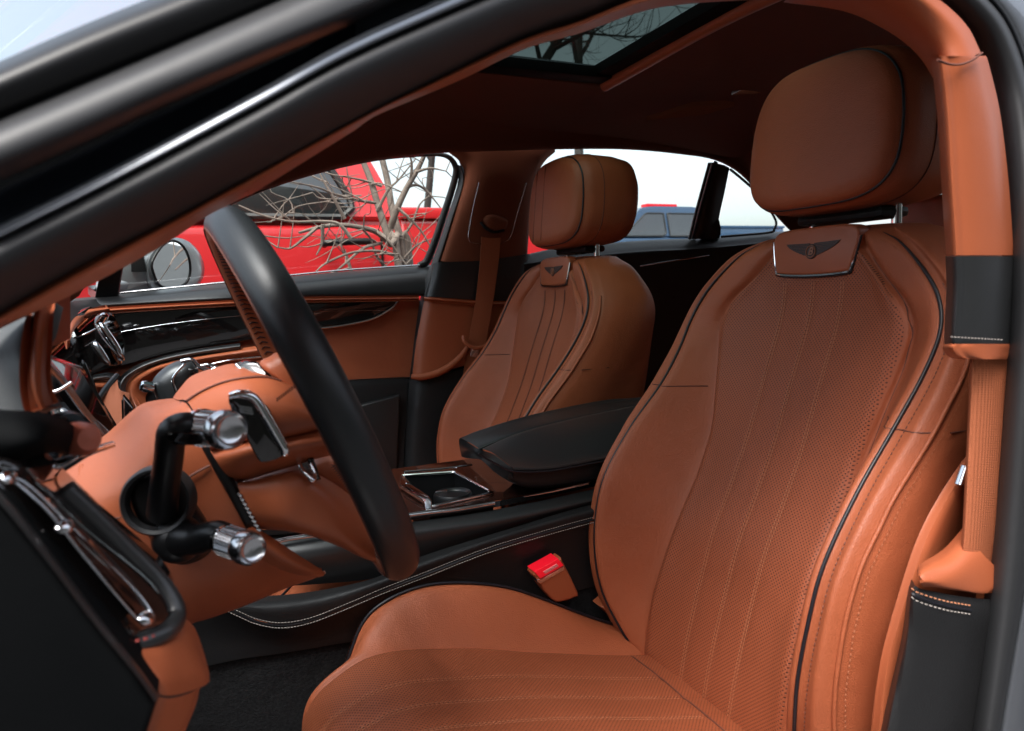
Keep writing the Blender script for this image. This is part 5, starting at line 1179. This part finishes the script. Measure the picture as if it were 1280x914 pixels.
# tan inner wall around the gear selector
loft('console_front_wall', [[(180, 466, 1.22), (200, 457, 1.22), (260, 446, 1.22), (340, 436, 1.22)], [(186, 500, 1.2), (205, 490, 1.2), (260, 480, 1.2), (340, 470, 1.2)], [(186, 560, 1.2), (205, 560, 1.2), (260, 560, 1.2), (340, 560, 1.2)]], TAND, car, n=20, thick=.01) if False else None

# ================================================================== OUTSIDE THINGS
def wheel(parent, c, r, wd, axis=V(0, 1, 0)):
    ty = lathe('wheel', [(r*.62, -wd/2), (r*.93, -wd/2), (r, -wd*.3), (r, wd*.3), (r*.93, wd/2), (r*.62, wd/2), (r*.62, -wd/2)], c, axis, TYRE, parent, seg=40)
    ri = lathe('rim', [(0, -wd*.36), (r*.12, -wd*.38), (r*.2, -wd*.30), (r*.45, -wd*.26), (r*.58, -wd*.42), (r*.62, -wd*.44), (r*.62, wd*.4)], c, axis, SATIN, ty, seg=40)
    return ty
def pickup(name, label, cat, paint, ox, oy, oz, L=5.8, cab_back=0.0, gl=None, bed_top=1.36, rooft=1.93, belt=1.32, bs=1.0):
    """crew-cab pickup broadside on: rear to +X, origin = ground under the back of the cab on its near side"""
    t = thing(name, label, cat, (ox, oy, oz))
    def prism(nm, outline, y0, y1, m, bev=.03, parent=t):
        pts = [V(x, y0, z) for x, z in outline]
        return plate(nm, pts, m, parent, back=V(0, 1, 0), thick=y1-y0, bevel=bev)
    W = 1.95
    body = prism('body', [(-3.75, .62), (-3.72, 1.12), (-3.55, 1.20), (-2.45, 1.27), (-2.3, belt), (.07, belt), (.08, .45), (-3.6, .45)], .03, W, paint, .05)
    # greenhouse, leaning inwards
    pts = [(-2.25, belt), (-1.55, rooft-.03), (-1.3, rooft), (-.35, rooft), (-.12, rooft-.05), (.07, belt+.10), (.09, belt)]
    bm = bmesh.new(); a = [bm.verts.new((x, .05+(z-belt)*.22, z)) for x, z in pts]; b = [bm.verts.new((x, W-.05-(z-belt)*.22, z)) for x, z in pts]
    bm.faces.new(a); bm.faces.new(b[::-1])
    for i in range(len(a)): bm.faces.new((a[i], b[i], b[(i+1) % len(a)], a[(i+1) % len(a)]))
    bmesh.ops.recalc_face_normals(bm, faces=bm.faces)
    bmesh.ops.bevel(bm, geom=bm.edges[:], offset=.035, segments=3, affect='EDGES', clamp_overlap=True)
    me = bpy.data.meshes.new('cab'); bm.to_mesh(me); bm.free(); me.shade_smooth(); me.set_sharp_from_angle(angle=radians(40)); link('cab', me, paint, t)
    ly = lambda z: .05+(z-belt)*.22
    for x0, x1, x2, x3 in ((-1.02, -.12-.0, -.30, -1.02), (-2.05, -1.10, -1.10, -1.50)):
        z0, z1 = belt+.03, rooft-.14
        q = [V(x0, ly(z0)-.008, z0), V(x1-.06, ly(z0)-.008, z0), V(x1, ly(z0+.05)-.008, z0+.05), V(x2, ly(z1)-.008, z1), V(x3, ly(z1)-.008, z1)]
        f = plate('side_window', q, TRUCKGL, t, back=V(0, 1, 0), thick=.02, bevel=.002)
        tube('window_rubber', [p+V(0, -.003, 0) for p in resample(q, 40, True)], .014, RUB, t, closed=True, k=1, seg=6)
    # door lines and handles
    for x in (-1.06, .0-.02, -2.12):
        mb = MB(); mb.box((x, .028, .93), (.005, .006, .38)); mb.build('door_gap', PLAST, t)
    for x in (-.16, -1.22):
        hh = tube('door_handle', [V(x-.11, -.0, belt-.09), V(x-.10, -.03, belt-.085), V(x+.06, -.035, belt-.08), V(x+.10, .0, belt-.085)], .015, PLAST, t, k=4, seg=10)
    # bed with its rail and fuel door
    bed = prism('bed', [(.10, bed_top-.02), (.10, .55), (.55, .5), (.68, .85), (1.0, .98), (1.30, .85), (1.42, .5), (1.72, .55), (1.76, bed_top-.02)], .0, W+.03, paint, .03)
    rl = MB(); rl.box((.93, .02, bed_top), (.84, .035, .025)); rl.box((.93, W, bed_top), (.84, .035, .025)); rl.box((1.75, W/2, bed_top), (.03, W/2, .025)); rl.build('bed_rail', paint, t, bevel=.01)
    tube('fuel_door', [V(.34+.085*cos(i*pi/8), -.004, 1.12+.085*sin(i*pi/8)) for i in range(16)], .004, RUB, t, closed=True, k=1, seg=6)
    for ch_ in [c for c in t.children if c.name.startswith(('bed', 'tail_light', 'fuel'))]:
        ch_.scale.x = bs
    for x in (-2.85, 1.0*bs): 
        for y in (.12, W-.12): wheel(t, V(x, y, .40), .40, .26)
    mb = MB(); mb.box((-3.78, W/2, .62), (.06, W/2, .12)); mb.build('front_bumper', SATIN, t, bevel=.03)
    lp = MB(); lp.box((-3.66, .12, .98), (.12, .11, .10)); lp.build('headlight', CHROME, t, bevel=.02)
    lp = MB(); lp.box((1.76, .12, 1.0), (.03, .08, .18)); lp.build('tail_light', REDB, t, bevel=.01)
    return t
TY = 3.05
red = pickup('pickup_truck', 'bright red pickup truck parked beyond the passenger window behind bare saplings', 'pickup', RED, .76, TY, 0, belt=1.355, rooft=1.90, bed_top=1.40, bs=.62)
blu = pickup('pickup_truck', 'dark blue pickup truck on the snowy verge seen through the rear side windows', 'pickup', BLUE, 9.2, 11.0, .50, belt=1.42, rooft=2.02, bed_top=1.62)
mb = MB(); mb.box((-1.0, .42, 2.05), (.35, .10, .03)); lb = mb.build('roof_marker_lights', REDB, blu, bevel=.01)

# bare trees
def tree(name, label, base, h, r, seed, m, lean=(0, 0), spread=.6, levels=4, nb=5, stems=1, up_=.25, group=None, start=.35, ln=.62):
    rnd = random.Random(seed); t = thing(name, label, 'tree', base, group)
    tr = MB(); br = MB()
    def grow(p, d, L, r0_, lev):
        n = 5; pts = [p]; dd = d.normalized(); q = p
        for i in range(n):
            dd = (dd + V(rnd.uniform(-1, 1), rnd.uniform(-1, 1), rnd.uniform(-.6, 1))*.13*(1+lev*.3)+V(0, 0, up_*.15)).normalized()
            q = q+dd*L/n; pts.append(q)
        rs_ = [r0_*(1-.62*i/n) for i in range(n+1)]
        (tr if lev == 0 else br).tube(pts, rs_, k=2, seg=9 if lev == 0 else (6 if lev < 2 else 4))
        if lev >= levels: return
        for i in range(nb if lev < levels-1 else nb-1):
            f = start+(1-start)*rnd.random()**.8 if lev == 0 else .15+.85*rnd.random()
            j = min(n-1, int(f*n)); a = pts[j].lerp(pts[j+1], f*n-j)
            dirn = (pts[j+1]-pts[j]).normalized(); ax_ = V(rnd.uniform(-1, 1), rnd.uniform(-1, 1), rnd.uniform(-.4, .6))
            ax_ = (ax_-dirn*ax_.dot(dirn)).normalized(); nd = (dirn*(1-spread*.55)+ax_*spread+V(0, 0, up_*.5)).normalized()
            grow(a, nd, L*ln*(1-.35*f)*rnd.uniform(.7, 1.15), r0_*(1-.62*f)*.58, lev+1)
    for s in range(stems):
        a = 2*pi*s/max(1, stems)+rnd.random(); o = V(cos(a), sin(a), 0)*(.07 if stems > 1 else 0)
        grow(o, V(lean[0]+(cos(a)*.12 if stems > 1 else 0), lean[1]+(sin(a)*.1 if stems > 1 else 0), 1), h*rnd.uniform(.85, 1.1), r*rnd.uniform(.75, 1.1), 0)
    tr.build('trunk', m, t); br.build('branches', m, t); return t
sb = P(506, 345, 2.45); sap = thing('bare_sapling', 'pale bare multi-stemmed sapling between the sedan and the red pickup', 'tree', (sb.x, 2.45, 0))
tr = MB(); br = MB()
rnd = random.Random(4)
def foot(x, y, Y): return V(P(x, y, Y).x*.6+sb.x*.4, Y, 0)
STEMS = [([(498, 332, 2.42), (486, 300, 2.44), (474, 262, 2.46), (464, 228, 2.48), (452, 196, 2.5), (440, 150, 2.52)], .014, .009),
         ([(512, 334, 2.50), (500, 296, 2.50), (490, 262, 2.52), (484, 225, 2.54), (476, 190, 2.56), (470, 140, 2.6)], .015, .010),
         ([(486, 292, 2.46), (496, 262, 2.42), (508, 236, 2.40), (522, 212, 2.38), (532, 190, 2.36), (545, 150, 2.34)], .013, .006),
         ([(505, 330, 2.46), (488, 306, 2.4), (470, 290, 2.36), (448, 284, 2.32), (420, 281, 2.28), (392, 286, 2.25), (374, 291, 2.22)], .012, .004)]
for pts, ra, rb in STEMS:
    n = len(pts); q = [P(*p) for p in pts]; rr = [ra+(rb-ra)*i/(n-1) for i in range(n)]
    if pts[0][1] > 325: q = [V(sb.x+(q[0].x-sb.x)*.5, q[0].y, 0)]+q; rr = [ra*1.15]+rr
    (tr if ra > .0135 else br).tube([(v - V(sb.x, 2.45, 0)) for v in q], rr, k=4, seg=9)
TW = [[(440, 298, 2.2), (425, 280, 2.2), (400, 278, 2.2), (366, 276, 2.2), (330, 268, 2.2), (296, 258, 2.2)],
      [(470, 252, 2.44), (445, 250, 2.35), (420, 243, 2.3), (395, 234, 2.26), (360, 226, 2.2)],
      [(432, 272, 2.3), (418, 250, 2.3), (408, 232, 2.3), (398, 214, 2.3)],
      [(478, 235, 2.46), (460, 226, 2.46), (440, 221, 2.46), (415, 220, 2.46)],
      [(492, 318, 2.4), (470, 314, 2.3), (440, 318, 2.2), (410, 330, 2.15), (395, 340, 2.12)],
      [(478, 302, 2.4), (455, 312, 2.3), (430, 327, 2.2), (412, 345, 2.15)],
      [(484, 338, 2.4), (470, 318, 2.36), (462, 300, 2.33), (455, 288, 2.3)],
      [(440, 338, 2.3), (434, 322, 2.3), (428, 312, 2.3)],
      [(472, 264, 2.45), (486, 240, 2.43), (500, 226, 2.42), (520, 200, 2.4)],
      [(508, 236, 2.4), (520, 232, 2.4), (536, 240, 2.4), (552, 262, 2.4)],
      [(495, 262, 2.4), (512, 274, 2.4), (528, 292, 2.4), (545, 318, 2.4)],
      [(520, 214, 2.38), (540, 208, 2.36), (560, 214, 2.34)], [(514, 225, 2.39), (516, 205, 2.38), (510, 186, 2.36)],
      [(500, 300, 2.5), (516, 282, 2.5), (526, 258, 2.5), (540, 240, 2.5)], [(396, 282, 2.2), (380, 300, 2.2), (360, 310, 2.2), (348, 308, 2.2)], [(405, 283, 2.2), (400, 305, 2.2), (396, 318, 2.2)],
      [(500, 330, 2.45), (520, 306, 2.43), (540, 300, 2.42)], [(470, 290, 2.36), (484, 300, 2.3), (500, 318, 2.3), (512, 336, 2.3)]]
for i, tw in enumerate(TW):
    q = [P(*p)-V(sb.x, 2.45, 0)+V(rnd.uniform(-1, 1), rnd.uniform(-1, 1), rnd.uniform(-1, 1))*.006 for p in tw]
    br.tube(q, [.0062-.0042*k_/(len(q)-1) for k_ in range(len(q))], k=4, seg=6)
    for k_ in range(2):
        a = q[rnd.randrange(1, len(q))]; d_ = V(rnd.uniform(-1, 1), rnd.uniform(-.5, .6), rnd.uniform(-.5, 1)).normalized()
        br.tube([a, a+d_*.05+V(0, 0, .01), a+d_*rnd.uniform(.07, .13)+V(0, 0, .03)], [.0022, .0016, .0008], k=3, seg=4)
for i in range(46):
    a = P(rnd.uniform(330, 560), rnd.uniform(205, 335), rnd.uniform(2.25, 2.5)) - V(sb.x, 2.45, 0)
    d_ = V(rnd.uniform(-1, .4), rnd.uniform(-.3, .3), rnd.uniform(-.35, .8)).normalized(); L_ = rnd.uniform(.10, .26)
    k1_ = V(rnd.uniform(-1, 1), 0, rnd.uniform(-1, 1))*.02
    # every fine twig starts on the nearest branch already drawn
    near_ = min(br.v, key=lambda q: (q-a).length_squared)
    a = near_.copy(); br.tube([a, a+d_*L_*.35+k1_, a+d_*L_*.7-k1_*.4, a+d_*L_+k1_*.8], [.0024, .0018, .0013, .0006], k=3, seg=4)
tr.build('trunk', BARK, sap); br.build('branches', BARK, sap)
tree('bare_tree', 'tall dark bare tree standing beyond the red pickup with its twigs above the sunroof', (3.55, 8.2, 0), 6.5, .16, 11, BARKD, stems=1, levels=4, nb=10, spread=.8, start=.35, ln=.72)
tree('bare_tree', 'tallest bare tree far off, its high crown showing through the sunroof glass', (6.74, 12.2, .45), 9.5, .13, 31, BARKD, stems=1, levels=4, nb=11, spread=.9, start=.52, ln=.6)
tree('bare_tree', 'slim bare tree behind the tailgate end of the red pickup cab', (1.65, 6.4, 0), 4.6, .045, 21, BARKD, stems=2, levels=4, nb=6, spread=.7, start=.25)

for o in bpy.data.objects:
    if o.parent is None and o.name.startswith('bare_tree'): o['group'] = 'bare trees beyond the parked pickups'
    if o.parent is None and o.name.startswith('pickup_truck'): o['group'] = 'parked pickup trucks'
# gather the fittings of the car under the part they belong to (everything stands at the origin of the car)
def under(main, names, near=None):
    m = bpy.data.objects[main]
    for o in list(car.children):
        if o is m or o.name.split('.')[0] not in names or len(o.children): continue
        cy = sum((Vector(c).y for c in o.bound_box))/8
        if near is not None and (cy < 1.0) != near: continue
        o.parent = m
def find(base, near):
    for o in car.children:
        if o.name.split('.')[0] == base:
            cy = sum((Vector(c).y for c in o.bound_box))/8
            if (cy < 1.0) == near and not (base == 'front_door' and len(o.children)): return o.name
under(find('front_door', False), {'door_top_roll', 'window_waist_strip', 'door_trim_strip', 'door_veneer', 'door_chrome_strip', 'door_armrest_roll', 'door_armrest', 'armrest_chrome_edge', 'door_lower_card', 'door_pocket', 'window_rubber', 'side_window', 'quarter_post'})
under(find('rear_door', False), {'rear_door_chrome', 'window_divider', 'divider_rubber', 'divider_boot', 'quarter_window_rubber', 'rear_side_window', 'quarter_window'})
under(find('rear_door', True), {'rear_door_lining', 'rear_door_window'})
for nr in (True, False):
    under(find('b_pillar_trim', nr), {'b_pillar_cover', 'b_pillar_lip', 'b_pillar_base', 'b_pillar_lower_trim', 'lower_trim_lip', 'belt_guide_surround', 'belt_guide', 'belt_slot', 'belt_outlet', 'cover_stitching', 'base_stitching', 'base_seam', 'trim_seam', 'pillar_core', 'pillar_backing'}, nr)
under(find('seat_belt', False), {'belt_loop', 'belt_tongue'})
under('console_deck', {'console_side', 'console_carpet', 'console_stitching', 'console_seam', 'console_top', 'cup_bay', 'cup_bay_trim', 'cup_insert', 'cup_tab', 'console_lid_handle', 'console_chrome_edge', 'console_switches'})
under('armrest', {'armrest_lid', 'armrest_front', 'armrest_box', 'armrest_piping', 'armrest_stitching'})
under('sunroof_frame', {'sunroof_rail', 'sunroof_glass'})
